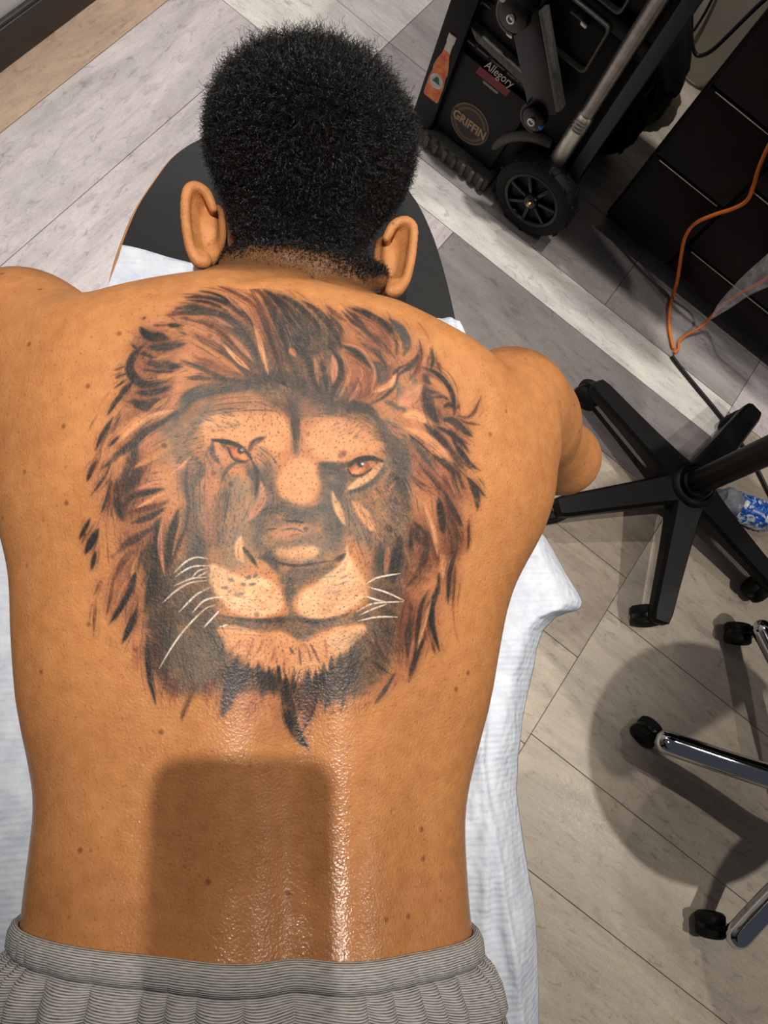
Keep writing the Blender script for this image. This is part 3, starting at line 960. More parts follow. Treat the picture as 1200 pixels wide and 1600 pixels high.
# ------------------------------------------------------------------ skin
def skin_material(name, inked):
    k = N(name); v = k.coord()
    n1 = k.noise(v, 14, 5, .6); n2 = k.noise(v, 90, 4, .6); n3 = k.noise(v, 420, 2, .6)
    base = k.ramp(n1, [(.30, srgb(162, 106, 60)), (.52, srgb(178, 119, 69)), (.72, srgb(190, 130, 78))])
    base = k.mix(.35, base, k.ramp(n2, [(.35, srgb(158, 100, 56)), (.65, srgb(192, 133, 82))]))
    # freckles and pores
    for sc, lo, hi, col, amt in ((60, .06, .17, srgb(100, 52, 26), .72), (150, .05, .20, srgb(118, 66, 34), .5), (330, .05, .26, srgb(112, 62, 30), .55)):
        w = k.n('ShaderNodeTexVoronoi'); w.inputs['Scale'].default_value = sc; k.l(v, w.inputs['Vector'])
        dn = k.n('ShaderNodeMapRange'); dn.inputs[1].default_value = lo; dn.inputs[2].default_value = hi
        dn.inputs[3].default_value = amt; dn.inputs[4].default_value = 0; k.l(w.outputs['Distance'], dn.inputs[0])
        sep = k.n('ShaderNodeSeparateColor'); k.l(w.outputs['Color'], sep.inputs[0])
        th = k.n('ShaderNodeMath', operation='GREATER_THAN'); th.inputs[1].default_value = .66 if sc == 60 else .5; k.l(sep.outputs[0], th.inputs[0])
        mu = k.n('ShaderNodeMath', operation='MULTIPLY'); k.l(dn.outputs[0], mu.inputs[0]); k.l(th.outputs[0], mu.inputs[1])
        base = k.mix(mu.outputs[0], base, col)
    if inked:
        a = k.n('ShaderNodeAttribute'); a.attribute_name = 'ink'
        base = k.mix(1.0, base, a.outputs['Color'], 'MULTIPLY')
    else:
        a = k.n('ShaderNodeAttribute'); a.attribute_name = 'stubble'
        dn = k.n('ShaderNodeMath', operation='MULTIPLY'); k.l(a.outputs['Fac'], dn.inputs[0])
        k.l(k.ramp(n3, [(.2, (1, 1, 1, 1)), (.8, (.75, .75, .75, 1))]), dn.inputs[1])
        base = k.mix(dn.outputs[0], base, srgb(10, 7, 6))
    k.l(base, k.b.inputs['Base Color'])
    k.b.inputs['Roughness'].default_value = .40; k.b.inputs['Specular IOR Level'].default_value = .5
    sx = k.n('ShaderNodeSeparateXYZ'); k.l(v, sx.inputs[0]); mr = k.n('ShaderNodeMapRange', interpolation_type='SMOOTHSTEP')   # ointment sheen on the lower back, drier shoulders
    mr.inputs[1].default_value = -.12; mr.inputs[2].default_value = .10; mr.inputs[3].default_value = .20; mr.inputs[4].default_value = .54; k.l(sx.outputs['Y'], mr.inputs[0])
    ad = k.n('ShaderNodeMath', operation='MULTIPLY_ADD'); k.l(n1, ad.inputs[0]); ad.inputs[1].default_value = .10; k.l(mr.outputs[0], ad.inputs[2])
    k.l(ad.outputs[0], k.b.inputs['Roughness'])
    ms = k.n('ShaderNodeMapRange'); ms.inputs[1].default_value = .24; ms.inputs[2].default_value = .55; ms.inputs[3].default_value = 1.0; ms.inputs[4].default_value = .36
    k.l(ad.outputs[0], ms.inputs[0]); k.l(ms.outputs[0], k.b.inputs['Specular IOR Level'])
    k.b.inputs['Subsurface Weight'].default_value = .06; k.b.inputs['Subsurface Radius'].default_value = (.010, .004, .002)
    k.b.inputs['Subsurface Scale'].default_value = 1.0
    nb_ = k.bump(n3, .42, .0010); w = k.n('ShaderNodeTexVoronoi'); w.inputs['Scale'].default_value = 520; k.l(v, w.inputs['Vector'])
    k.l(k.bump(w.outputs['Distance'], .25, .0008, nb_), k.b.inputs['Normal'])
    return k.m
SKIN = skin_material('brown_skin', False); SKIN_INK = skin_material('tattooed_skin', True)
person = mesh_np('person', ALLV, ALLQ, SKIN)
tag(person, 'shirtless man lying face down on the white paper, big lion tattoo on his back', 'person')
bpy.context.view_layer.update()
# hair line: local head coordinates
HL = (ALLV-HC) @ hax.T
def sstep(x, a, b): t = np.clip((x-a)/(b-a), 0, 1); return t*t*(3-2*t)
_hl = (at(470, 392, .985)-HC) @ hax.T
HY0 = _hl[1]
def hair_amount(L):
    y0 = HY0+.0*np.abs(L[:, 0])-.065*(L[:, 0])      # the nape line drops a little to the right
    back = sstep(L[:, 1], y0-.010, y0+.060)
    side = np.maximum(sstep(L[:, 2], -.012, .006), sstep(L[:, 1], .000, .022))*sstep(L[:, 2]+.9*np.maximum(L[:, 1]-.02, 0), -.055, -.035)
    return back*side*(np.linalg.norm(L/np.array([.10, .135, .125]), axis=1) < 1.15)
st = hair_amount(HL); st = np.maximum(st, .5*sstep(HL[:, 1], HY0-.035, HY0+.005)*sstep(HL[:, 2], -.03, .02)); st[nb:] = 0
at_ = person.data.attributes.new('stubble', 'FLOAT', 'POINT'); at_.data.foreach_set('value', np.clip(st*1.7, 0, .96).astype(np.float32))
# ------------------------------------------------------------------ hair: short tight curls
rng = np.random.default_rng(7)
def make_hair():
    q = BQ; cen = BV[q].mean(1); L = (cen-HC) @ hax.T
    w = hair_amount(L); nrm = np.cross(BV[q[:, 2]]-BV[q[:, 0]], BV[q[:, 3]]-BV[q[:, 1]]); ar = np.linalg.norm(nrm, axis=1)/2; nrm /= (2*ar[:, None]+1e-12)
    p = ar*(w > .02)*np.clip(w*1.2+.15, 0, 1); p /= p.sum()
    n = 64000; f = rng.choice(len(q), n, p=p); a, b = rng.random((2, n, 1))
    c4 = BV[q[f]]; root = (c4[:, 0]*(1-a)+c4[:, 1]*a)*(1-b)+(c4[:, 3]*(1-a)+c4[:, 2]*a)*b
    Lr = (root-HC) @ hax.T; wr = hair_amount(Lr)
    top = sstep(Lr[:, 1], -.02, .075)
    ln = (.0098+0.0095*top+.008*sstep(Lr[:, 2], .0, .09)*sstep(Lr[:, 1], -.055, .0))*(.12+.88*wr**1.5)*(.75+.5*rng.random(n))
    nr = nrm[f]+rng.normal(0, .38, (n, 3)); nr /= np.linalg.norm(nr, axis=1)[:, None]
    t1 = np.cross(nr, rng.normal(size=(n, 3))); t1 /= np.linalg.norm(t1, axis=1)[:, None]; t2 = np.cross(nr, t1)
    S = 17; pts = np.zeros((n, S, 3), np.float32)
    turns = (ln/.0075)*(.8+.5*rng.random(n))
    cr = .0012+.0013*rng.random(n)
    bend = rng.normal(0, .35, (n, 1, 3))
    for s in range(S):
        u = s/(S-1); ang = 2*math.pi*turns*u; rr = (cr*min(1, u*4))[:, None]
        pts[:, s] = root+nr*(ln*u)[:, None]-nr*.001+rr*(t1*(np.cos(ang)-1)[:, None]+t2*np.sin(ang)[:, None])+bend[:, 0]*(ln*u*u)[:, None]*.5
    cu = bpy.data.hair_curves.new('hair'); cu.add_curves([S]*n)
    cu.attributes['position'].data.foreach_set('vector', pts.ravel())
    r = cu.attributes.get('radius') or cu.attributes.new('radius', 'FLOAT', 'POINT')
    rad = np.repeat((.00017+.00009*rng.random(n))[:, None], S, 1)*np.linspace(1, .55, S)[None]
    r.data.foreach_set('value', rad.astype(np.float32).ravel())
    k = N('black_hair'); k.b.inputs['Base Color'].default_value = srgb(5, 4, 4); k.b.inputs['Roughness'].default_value = .30
    k.b.inputs['Specular IOR Level'].default_value = .45
    cu.materials.append(k.m)
    o = bpy.data.objects.new('hair', cu); COL.objects.link(o); o.parent = person
    tag(o, 'short black tightly curled hair')
make_hair()

# ------------------------------------------------------------------ tattoo: a skin layer of its own over the back, carrying the ink
def make_tattoo():
    x0, y0, x1, y1, st_ = TX0, TY0, TX1, TY1, 6
    gx = np.arange(x0-18, x1+19, st_); gy = np.arange(y0-18, y1+19, st_)
    bvh = BVHTree.FromPolygons([tuple(v) for v in BV], [tuple(q) for q in BQ])
    T = np.zeros((len(gy), len(gx))); o = Vector(CAMP)
    for i, yy in enumerate(gy):
        for j, xx in enumerate(gx):
            dv = Vector(RC @ np.array([(xx-600)/F, -(yy-800)/F, -1.0])).normalized()
            h = bvh.ray_cast(o, dv); T[i, j] = h[3] if h[0] is not None else .55
    T = blur1(blur1(T, .7, 0), .7, 1)
    px_ = np.arange(x0, x1+.5, TSTEP); py_ = np.arange(y0, y1+.5, TSTEP)
    def up(A, src, dst):                            # cubic resampling along axis 0
        u = (dst-src[0])/st_; i = np.clip(u.astype(int), 1, len(src)-3); t = (u-i)[:, None]
        a, b, c, d = A[i-1], A[i], A[i+1], A[i+2]
        return ((-t**3+3*t**2-3*t+1)*a+(3*t**3-6*t**2+4)*b+(-3*t**3+3*t**2+3*t+1)*c+t**3*d)/6
    D = up(up(T, gy, py_).T, gx, px_).T - .0005
    XX, YY = np.meshgrid(px_, py_)
    dirs = np.stack([(XX-600)/F, -(YY-800)/F, -np.ones_like(XX)], -1) @ RC.T
    dirs /= np.linalg.norm(dirs, axis=-1)[..., None]
    P = CAMP+dirs*D[..., None]
    mul, alpha = paint_tattoo(XX, YY)               # linear multiplier of the skin colour
    hgt, wid = XX.shape
    ii = np.arange(hgt*wid).reshape(hgt, wid)
    q = np.stack([ii[:-1, :-1], ii[1:, :-1], ii[1:, 1:], ii[:-1, 1:]], -1).reshape(-1, 4)
    am = alpha.ravel(); keep = am[q].max(1) > .012
    q = q[keep]; used = np.unique(q); mp = np.zeros(hgt*wid, np.int32); mp[used] = np.arange(len(used))
    o = mesh_np('tattoo', P.reshape(-1, 3)[used], mp[q], SKIN_INK, person)
    a = o.data.attributes.new('ink', 'FLOAT_COLOR', 'POINT')
    c = np.ones((len(used), 4), np.float32); c[:, :3] = mul.reshape(-1, 3)[used]
    a.data.foreach_set('color', c.ravel())
    tag(o, 'large black and reddish brown lion head tattoo')
make_tattoo()

# ------------------------------------------------------------------ shorts
def make_shorts():
    k = N('grey_striped_cotton'); uvn = k.n('ShaderNodeUVMap'); uvn.uv_map = 'cloth'
    w = k.n('ShaderNodeTexWave', bands_direction='Y'); w.inputs['Scale'].default_value = 215; w.inputs['Distortion'].default_value = .6
    w.inputs['Detail'].default_value = 1.5; w.inputs['Detail Scale'].default_value = 3.0
    k.l(uvn.outputs[0], w.inputs['Vector'])
    nz = k.noise(k.mapping(uvn.outputs[0], (60, 500, 1)), 2.0, 3)
    c = k.ramp(w.outputs['Fac'], [(.18, srgb(52, 49, 46)), (.62, srgb(214, 212, 208))])
    c = k.mix(.5, c, k.ramp(nz, [(.3, srgb(70, 66, 62)), (.7, srgb(180, 177, 172))]))
    k.l(c, k.b.inputs['Base Color']); k.b.inputs['Roughness'].default_value = .9; k.b.inputs['Specular IOR Level'].default_value = .15
    k.l(k.bump(w.outputs['Fac'], .4, .0008), k.b.inputs['Normal'])
    a = at(24, 1447, .905); b = at(746, 1452, .905)
    def yw(x): return a[1]+(b[1]-a[1])*(x-a[0])/(b[0]-a[0])
    NT = 1440; th = np.linspace(0, 2*math.pi, NT, endpoint=False)
    gat = np.zeros(NT); r2 = np.random.default_rng(3)
    arc = th/(2*math.pi)
    ph = np.cumsum(1+.5*np.sin(2*math.pi*arc*7+1)+.35*np.sin(2*math.pi*arc*17)); ph = ph/ph[-1]
    gat = np.abs(np.sin(math.pi*ph*38))**.55-.65
    amp = .6+.6*np.interp(arc, np.linspace(0, 1, 30), r2.random(30))
    def ring(t, off, ga):
        cs, sn = np.cos(th), np.sin(th)
        yy = np.full(NT, (a[1]+b[1])/2-t)
        for _ in range(3):
            xr = np.interp(yy, YD, XR); xl = np.interp(yy, YD, XL); tp = np.interp(yy, YD, TOP); bt = np.interp(yy, YD, BOT)
            cx = (xr+xl)/2; w_ = (xr-xl)/2; zc = .5*bt+.5*tp-.005; n = 2.02
            o = off+ga*gat*amp
            x = cx+(w_+o)*np.sign(cs)*np.abs(cs)**(2/n); yy = yw(x)-t
        ov = np.where(sn > 0, o, np.minimum(o, .0))
        z = zc+np.where(sn > 0, tp-zc+relief(x, yy)*.8, zc-bt)*np.sign(sn)*np.abs(sn)**(2/n)+ov*np.sign(sn)*np.abs(sn)**.7
        return np.stack([x, yy, np.maximum(z, .8005)], 1)
    def build(name, rows, label=None):
        V = np.concatenate([ring(*r) for r in rows]); m = len(rows)
        i = np.arange(m-1)[:, None]*NT; j = np.arange(NT)[None]; j2 = (j+1) % NT
        q = np.stack([i+j, i+j2, i+NT+j2, i+NT+j], -1).reshape(-1, 4)
        o = mesh_np(name, V, q, k.m, None)
        u = o.data.uv_layers.new(name='cloth'); tt = np.array([r[0] for r in rows]); dist = np.cumsum(np.r_[0, np.hypot(np.diff(tt), np.diff([r[1] for r in rows]))])
        UVv = np.stack([np.tile(arc*1.15, m), np.repeat(dist, NT)], 1); uvq = UVv[q]
        fix = (uvq[:, :, 0].max(1)-uvq[:, :, 0].min(1)) > .5
        s = uvq[fix]; s[:, :, 0] = np.where(s[:, :, 0] < .5, s[:, :, 0]+1.15, s[:, :, 0]); uvq[fix] = s
        u.data.foreach_set('uv', uvq.astype(np.float32).ravel())
        if label: o['label'] = label
        return o
    root = thing('shorts', 'grey finely striped shorts with gathered elastic waistband on the lying man', 'shorts', (0, 0, 0))
    root.parent = person
    for kk in ('category',): del root[kk]
    h = build('waistband_hem', [(.001, .0005, 0), (-.0012, .003, 0), (.001, .0058, 0), (.006, .0072, .0012), (.013, .0070, .0018), (.0162, .0052, .0016), (.0175, .0020, .0012)]); h.parent = root
    e = build('elastic_waistband', [(.0165, .0025, .001), (.019, .0062, .0022), (.024, .0100, .0105), (.035, .0130, .0135), (.046, .0130, .0130), (.0525, .0100, .0085), (.056, .007, .002)]); e.parent = root
    rows = [(.054, .0040, .001), (.0555, .0105, .0012), (.058, .0125, .0012), (.066, .0125, .0014), (.069, .0105, .0020), (.071, .0125, .0026), (.08, .020, .004)]
    rows += [(.08+.02*i, .020+.010*min(1, i/6), .004*max(.2, 1-i/8)) for i in range(1, 20)]
    s = build('seat_panel', rows); s.parent = root
    for sg, cx in ((-1, -.075), (1, .115)):
        bm = B(); P = [(cx, -.60, .888), (cx+sg*.006, -.70, .884), (cx+sg*.012, -.80, .880)]
        tube(bm, P, [.098, .101, .104], 40, cap=False)
        for v in bm.verts: v.co.z = max(v.co.z, .803)
        obj('leg', bm, k.m, root)
    return root
make_shorts()
# ------------------------------------------------------------------ the room: floor planks, walls
def plank_material():
    k = N('vinyl_plank'); v = k.coord(); oi = k.n('ShaderNodeObjectInfo'); rnd = oi.outputs['Random']
    add = k.n('ShaderNodeVectorMath', operation='ADD'); cm = k.n('ShaderNodeCombineXYZ'); mm = k.n('ShaderNodeMath', operation='MULTIPLY'); mm.inputs[1].default_value = 37
    k.l(rnd, mm.inputs[0]); k.l(mm.outputs[0], cm.inputs[0]); k.l(mm.outputs[0], cm.inputs[2]); k.l(v, add.inputs[0]); k.l(cm.outputs[0], add.inputs[1]); v2 = add.outputs[0]
    big = k.noise(k.mapping(v2, (3.2, 9, 3)), 1.0, 6, .62, .6)
    grain = k.noise(k.mapping(v2, (7, 46, 7)), 1.0, 5, .6, 1.2)
    fleck = k.noise(k.mapping(v2, (26, 60, 26)), 1.0, 6, .7, .8)
    fine = k.noise(v2, 260, 3, .6)
    base = oi.outputs['Color']
    c = k.mix(.75, base, k.ramp(big, [(.28, (.62, .60, .62, 1)), (.5, (.94, .93, .93, 1)), (.72, (1.16, 1.15, 1.13, 1))]), 'MULTIPLY')
    c = k.mix(.55, c, k.ramp(grain, [(.3, (.72, .70, .70, 1)), (.55, (1, 1, 1, 1)), (.8, (1.10, 1.10, 1.08, 1))]), 'MULTIPLY')
    c = k.mix(.52, c, k.ramp(fleck, [(.33, (.36, .34, .34, 1)), (.44, (.92, .92, .92, 1)), (.7, (1.05, 1.05, 1.04, 1))]), 'MULTIPLY')
    c = k.mix(.35, c, k.ramp(fine, [(.35, (.75, .75, .75, 1)), (.65, (1.12, 1.12, 1.12, 1))]), 'MULTIPLY')
    k.l(c, k.b.inputs['Base Color']); k.l(k.ramp(fine, [(.3, (.30,)*3+(1,)), (.7, (.46,)*3+(1,))]), k.b.inputs['Roughness'])
    k.b.inputs['Specular IOR Level'].default_value = .38
    k.l(k.bump(fleck, .22, .0015, k.bump(fine, .12, .0006)), k.b.inputs['Normal'])
    return k.m
PLANK = plank_material()
def room_floor():
    bm = B(); box(bm, (.15, .3, -.012), (4.6, 4.4, .016))
    fl = obj('floor', bm, simple('joint_grey', srgb(92, 84, 78), .9), None, False)
    fl.matrix_world = ROOM; tag(fl, 'floor of pale grey and beige wood-look planks', None, None, 'structure')
    W, LIL, GR, SHADE_GR, BE, TAN, BR = (srgb(226, 222, 214), srgb(205, 197, 196), srgb(172, 166, 163), srgb(138, 132, 130), srgb(196, 184, 166), srgb(190, 164, 140), srgb(176, 162, 146))
    P = []
    # strips running into the room along the left wall
    cols = [(-1.24, -1.13, TAN), (-1.13, -.91, LIL), (-.91, -.69, LIL), (-.69, -.47, LIL), (-.47, -.25, LIL)]
    for i, (a, b, c) in enumerate(cols):
        P += [(a, b, .20, 1.30 if b < -.6 else 1.19, c, 1), (a, b, -1.0, .20, GR, 1), (a, b, -1.75, -1.0, BE, 1)]
    # behind: rows along the drawer front
    P += [(-1.24, -.69, 1.30, 1.52, W, 0), (-1.24, -.69, 1.52, 1.74, W, 0), (-1.24, -.69, 1.74, 2.083, LIL, 0)]
    P += [(-.69, .15, 1.30, 1.52, GR, 0), (-.69, .15, 1.52, 1.80, GR, 0), (-.69, .15, 1.80, 2.083, BE, 0)]
    rows = [(-.13, .09, BE), (.09, .31, BE), (.31, .53, BE), (.53, .75, BR), (.75, .97, BR), (.97, 1.19, SHADE_GR)]  # last row: shadow beside the right arm put into a darker plank colour
    for a, b, c in rows: P.append((-.25, .555, a, b, c, 0))
    P += [(-.69, .555, 1.19, 1.30, W, 0), (-.25, .555, -.35, -.13, BR, 0), (-.25, .555, -.57, -.35, BE, 0), (-.25, .555, -1.2, -.57, BE, 0), (-.25, .555, -1.75, -1.2, BE, 0)]
    P += [(-.47, -.25, 1.19-.001, 1.19, GR, 0)][:0]
    P += [(.15, .555, 1.30, 1.46, GR, 0), (.15, .555, 1.46, 2.083, GR, 0)]
    # right of the long joint
    for a, b, c in [(-.99, -.77, BE), (-.77, -.55, BR), (-.55, -.33, BE), (-.33, -.11, BR), (-.11, .115, BE), (.115, .335, BE), (.335, .66, BE), (.66, .97, BE), (.97, 1.28, BR), (1.28, 1.46, LIL), (1.46, 2.083, GR), (-1.75, -.99, BE)]:
        P.append((.555, 1.45, a, b, c, 0)); P.append((1.45, 2.35, a, b, c, 0))
    for (a, b, c, d, colr, along) in P:
        if d-c < .01: continue
        bm = B(); lx, ly = (b-a, d-c) if not along else (d-c, b-a)
        box(bm, (0, 0, -.002), (lx-.0012, ly-.0012, .004), None, .0008, 1)
        o = obj('plank', bm, PLANK, fl, False); o.color = colr
        o.location = ((a+b)/2, (c+d)/2, 0); o.rotation_euler = (0, 0, math.pi/2 if along else 0)
room_floor()
def wall(name, c, s, col, label):
    bm = B(); box(bm, c, s); o = obj(name, bm, simple(name+'_paint', col, .85, 0, .2, .04, 8), None, False); o.matrix_world = ROOM
    return tag(o, label, None, None, 'structure')
wall('wall_back', (.56, 2.133, 1.3), (3.7, .10, 2.64), srgb(178, 168, 146), 'beige wall behind the drawer cabinet')
wall('wall_left', (-1.30, .17, 1.3), (.10, 3.9, 2.64), srgb(214, 214, 214), 'light grey wall above the black skirting')
bm = B(); box(bm, (-1.2425, .17, .045), (.015, 3.82, .09), None, .003)
box(bm, (-1.244, .17, .094), (.012, 3.82, .010), None, .003)
o = obj('baseboard_left', bm, simple('black_skirting', srgb(48, 44, 40), .45)); o.matrix_world = ROOM; tag(o, 'black skirting board along the light grey wall', None, None, 'structure')

# ------------------------------------------------------------------ tattoo table and its paper
BLACKV = simple('black_vinyl', srgb(20, 20, 20), .5, 0, .22, .06, 220, .06)
WOOD = simple('wood_edge', srgb(176, 122, 72), .5)
STEEL = simple('brushed_steel', srgb(170, 170, 172), .32, 1.0, .5, .05)
def table_outline():
    L = [at(x, y, .79)[:2] for x, y in ((168, 470), (178, 425), (190, 384), (214, 326), (240, 285), (266, 250), (290, 230), (314, 217))]
    T = [at(x, y, .79)[:2] for x, y in ((350, 203), (400, 197), (460, 202), (520, 216), (580, 246))]
    Rr = [at(x, y, .79)[:2] for x, y in ((640, 300), (672, 358), (694, 425), (712, 502), (724, 580), (742, 700))]
    Rr2 = [np.array([.255, .12]), np.array([.258, -.2]), np.array([.258, -1.38])]
    L2 = [np.array([-.205, -1.38]), np.array([-.205, -.2]), np.array([-.200, .15]), np.array([-.158, .36])]
    return [tuple(p) for p in catmull(L+T+Rr, 4)]+[tuple(p) for p in Rr2+L2]
def make_table():
    t = thing('massage_table', 'black padded tattoo table with rounded head end and tan edge under the paper', 'table', (.03, -.3, 0))
    OL = table_outline(); off = Matrix.Translation((-.03, .3, 0))
    bm = B(); prism(bm, OL, .735, .79, off, .010); obj('cushion', bm, BLACKV, t)
    bm = B(); n = 33
    P = [Vector((x, y, .781))+Vector((-.03, .3, 0)) for x, y in OL[:n]]
    tube(bm, P, .0048, 8); obj('edge_trim', bm, WOOD, t)
    bm = B(); box(bm, (0, -.33, .70), (.30, 1.35, .05), None, .006); obj('frame', bm, STEEL, t)
    bm = B(); box(bm, (0, -.30, .36), (.18, .34, .66), None, .01); obj('lifting_column', bm, BLACKV, t)
    bm = B(); box(bm, (0, -.30, .02), (.40, .95, .04), None, .01); obj('base_plate', bm, BLACKV, t)
make_table()
def make_paper():
    k = N('white_bed_paper'); v = k.coord()
    w = k.n('ShaderNodeTexVoronoi'); w.inputs['Scale'].default_value = 95; w.feature = 'SMOOTH_F1'; k.l(v, w.inputs['Vector'])
    n1 = k.noise(v, 60, 5, .65); n2 = k.noise(v, 9, 4, .6)
    wv = k.n('ShaderNodeTexWave', bands_direction='Y'); wv.inputs['Scale'].default_value = 55; wv.inputs['Distortion'].default_value = 1.5; k.l(v, wv.inputs['Vector'])
    k.l(k.ramp(n1, [(.3, srgb(184, 192, 208)), (.7, srgb(214, 219, 226))]), k.b.inputs['Base Color'])
    k.b.inputs['Roughness'].default_value = .8; k.b.inputs['Specular IOR Level'].default_value = .2
    k.l(k.bump(w.outputs['Distance'], .55, .003, k.bump(n2, .7, .010, k.bump(wv.outputs['Fac'], .22, .0015, k.bump(n1, .4, .003)))), k.b.inputs['Normal'])
    ys = np.linspace(-1.30, .56, 320)
    Ledge = np.array([at(x, y, .792)[:2] for x, y in ((160, 470), (172, 440), (184, 412), (192, 388))])
    Rp = [(842, 1640), (842, 1600), (840, 1480), (831, 1400), (816, 1300), (807, 1240), (806, 1180), (815, 1130), (829, 1060), (838, 1015), (849, 985), (868, 964), (886, 957), (897, 955), (904, 950), (906, 943), (900, 928), (888, 905), (874, 878), (862, 856), (851, 838)]
    Re = np.array([at(x, y, .742)[:2] for x, y in Rp])
    rows = []
    # right border: past the flap the paper runs up under the chest along the table
    top = [np.array([.270, .12]), np.array([.262, .20]), at(738, 560, .792)[:2], at(716, 505, .793)[:2]]
    RB = np.concatenate([np.array([[.262, -1.30], [.264, -.70], [.270, -.45]]), Re, np.array(top)])
    zb = np.concatenate([np.full(3, .742), np.full(len(Re), .742), np.array([.765, .785, .793, .794])])
    s = np.r_[0, np.cumsum(np.linalg.norm(np.diff(RB, axis=0), axis=1))]; u = np.linspace(0, s[-1], 420)
    RBx, RBy, RBz = np.interp(u, s, RB[:, 0]), np.interp(u, s, RB[:, 1]), np.interp(u, s, zb)
    LBs = np.concatenate([np.array([[-.215, -1.30], [-.215, -.45], [-.212, -.1], [-.205, .10], [-.178, .30]]), Ledge])
    s2 = np.r_[0, np.cumsum(np.linalg.norm(np.diff(LBs, axis=0), axis=1))]; u2 = np.linspace(0, s2[-1], 420)
    LBx, LBy = np.interp(u2, s2, LBs[:, 0]), np.interp(u2, s2, LBs[:, 1])
    # the two borders meet in a head edge: let rows sag like the paper's torn end
    M = 150; tt = np.linspace(0, 1, M); V = np.zeros((420, M, 3)); r9 = np.random.default_rng(5)
    for i in range(420):
        x = LBx[i]+(RBx[i]-LBx[i])*tt; y = LBy[i]+(RBy[i]-LBy[i])*tt
        z = np.full(M, .7945)
        d = RBx[i]-x; ex = .048
        fall = np.clip(1-d/ex, 0, 1); z = z+(RBz[i]-.7945)*(fall**1.4)
        V[i] = np.stack([x, y, z], 1)
    X, Y = V[..., 0], V[..., 1]
    fold = .0035*np.sin(38*X+9*np.sin(7*Y))+.0025*np.sin(61*(X*.8-Y*.6)+4*np.sin(11*Y))
    fold = fold+.007*np.exp(-((X-.232-.03*np.sin(3*Y+1))/.006)**2)+.006*np.exp(-((X-.249+.10*(Y+.05))/.0045)**2)+.006*np.exp(-((X-.262-.16*(Y-.02))/.004)**2)*(Y > -.12)
    V[..., 2] += np.where(fold > 0, fold, fold*.3)
    ii = np.arange(420*M).reshape(420, M); q = np.stack([ii[:-1, :-1], ii[:-1, 1:], ii[1:, 1:], ii[1:, :-1]], -1).reshape(-1, 4)
    o = mesh_np('bed_paper', V.reshape(-1, 3), q, k.m)
    sm = o.modifiers.new('thickness', 'SOLIDIFY'); sm.thickness = .0012; sm.offset = 0
    tag(o, 'white quilted paper sheet covering the table under the lying man, corner flaring out', 'paper sheet')
make_paper()
# ------------------------------------------------------------------ materials of the things
PLA = simple('black_plastic', srgb(9, 9, 10), .48, 0, .22, .15, 300, .2)
PLB = simple('black_gloss_plastic', srgb(8, 8, 9), .3, 0, .4)
RUB = simple('black_rubber', srgb(14, 14, 13), .7, 0, .3, .2, 200, .3)
GRP = simple('worn_grey_plastic', srgb(92, 90, 84), .6, 0, .4, .2, 120, .3)
ALU = simple('satin_aluminium', srgb(150, 146, 140), .38, 1.0)
ALB = simple('bright_aluminium', srgb(205, 200, 188), .33, 1.0)
NAVY = simple('dark_blue_plastic', srgb(26, 30, 46), .5)
CHROME = simple('chrome', srgb(205, 207, 212), .08, 1.0, .5, .02)
SILV = simple('silver_bolt', srgb(190, 188, 184), .3, 1.0)
def flat(name, col, rough=.5): return simple(name, col, rough, 0, .4, .08, 150)
def text_mesh(name, s, size, m, parent, loc, rot, extrude=.0004, shear=0, sx=1.0, bold=0):
    c = bpy.data.curves.new(name, 'FONT'); c.body = s; c.size = size; c.extrude = extrude; c.align_x = 'CENTER'; c.align_y = 'CENTER'; c.shear = shear; c.offset = bold
    t = bpy.data.objects.new(name, c); COL.objects.link(t); bpy.context.view_layer.update()
    me = bpy.data.meshes.new_from_object(t.evaluated_get(bpy.context.evaluated_depsgraph_get())); bpy.data.objects.remove(t)
    me.materials.clear(); o = link(name, me, m, parent); o.location = loc; o.rotation_euler = rot; o.scale = (sx, 1, 1)
    return o

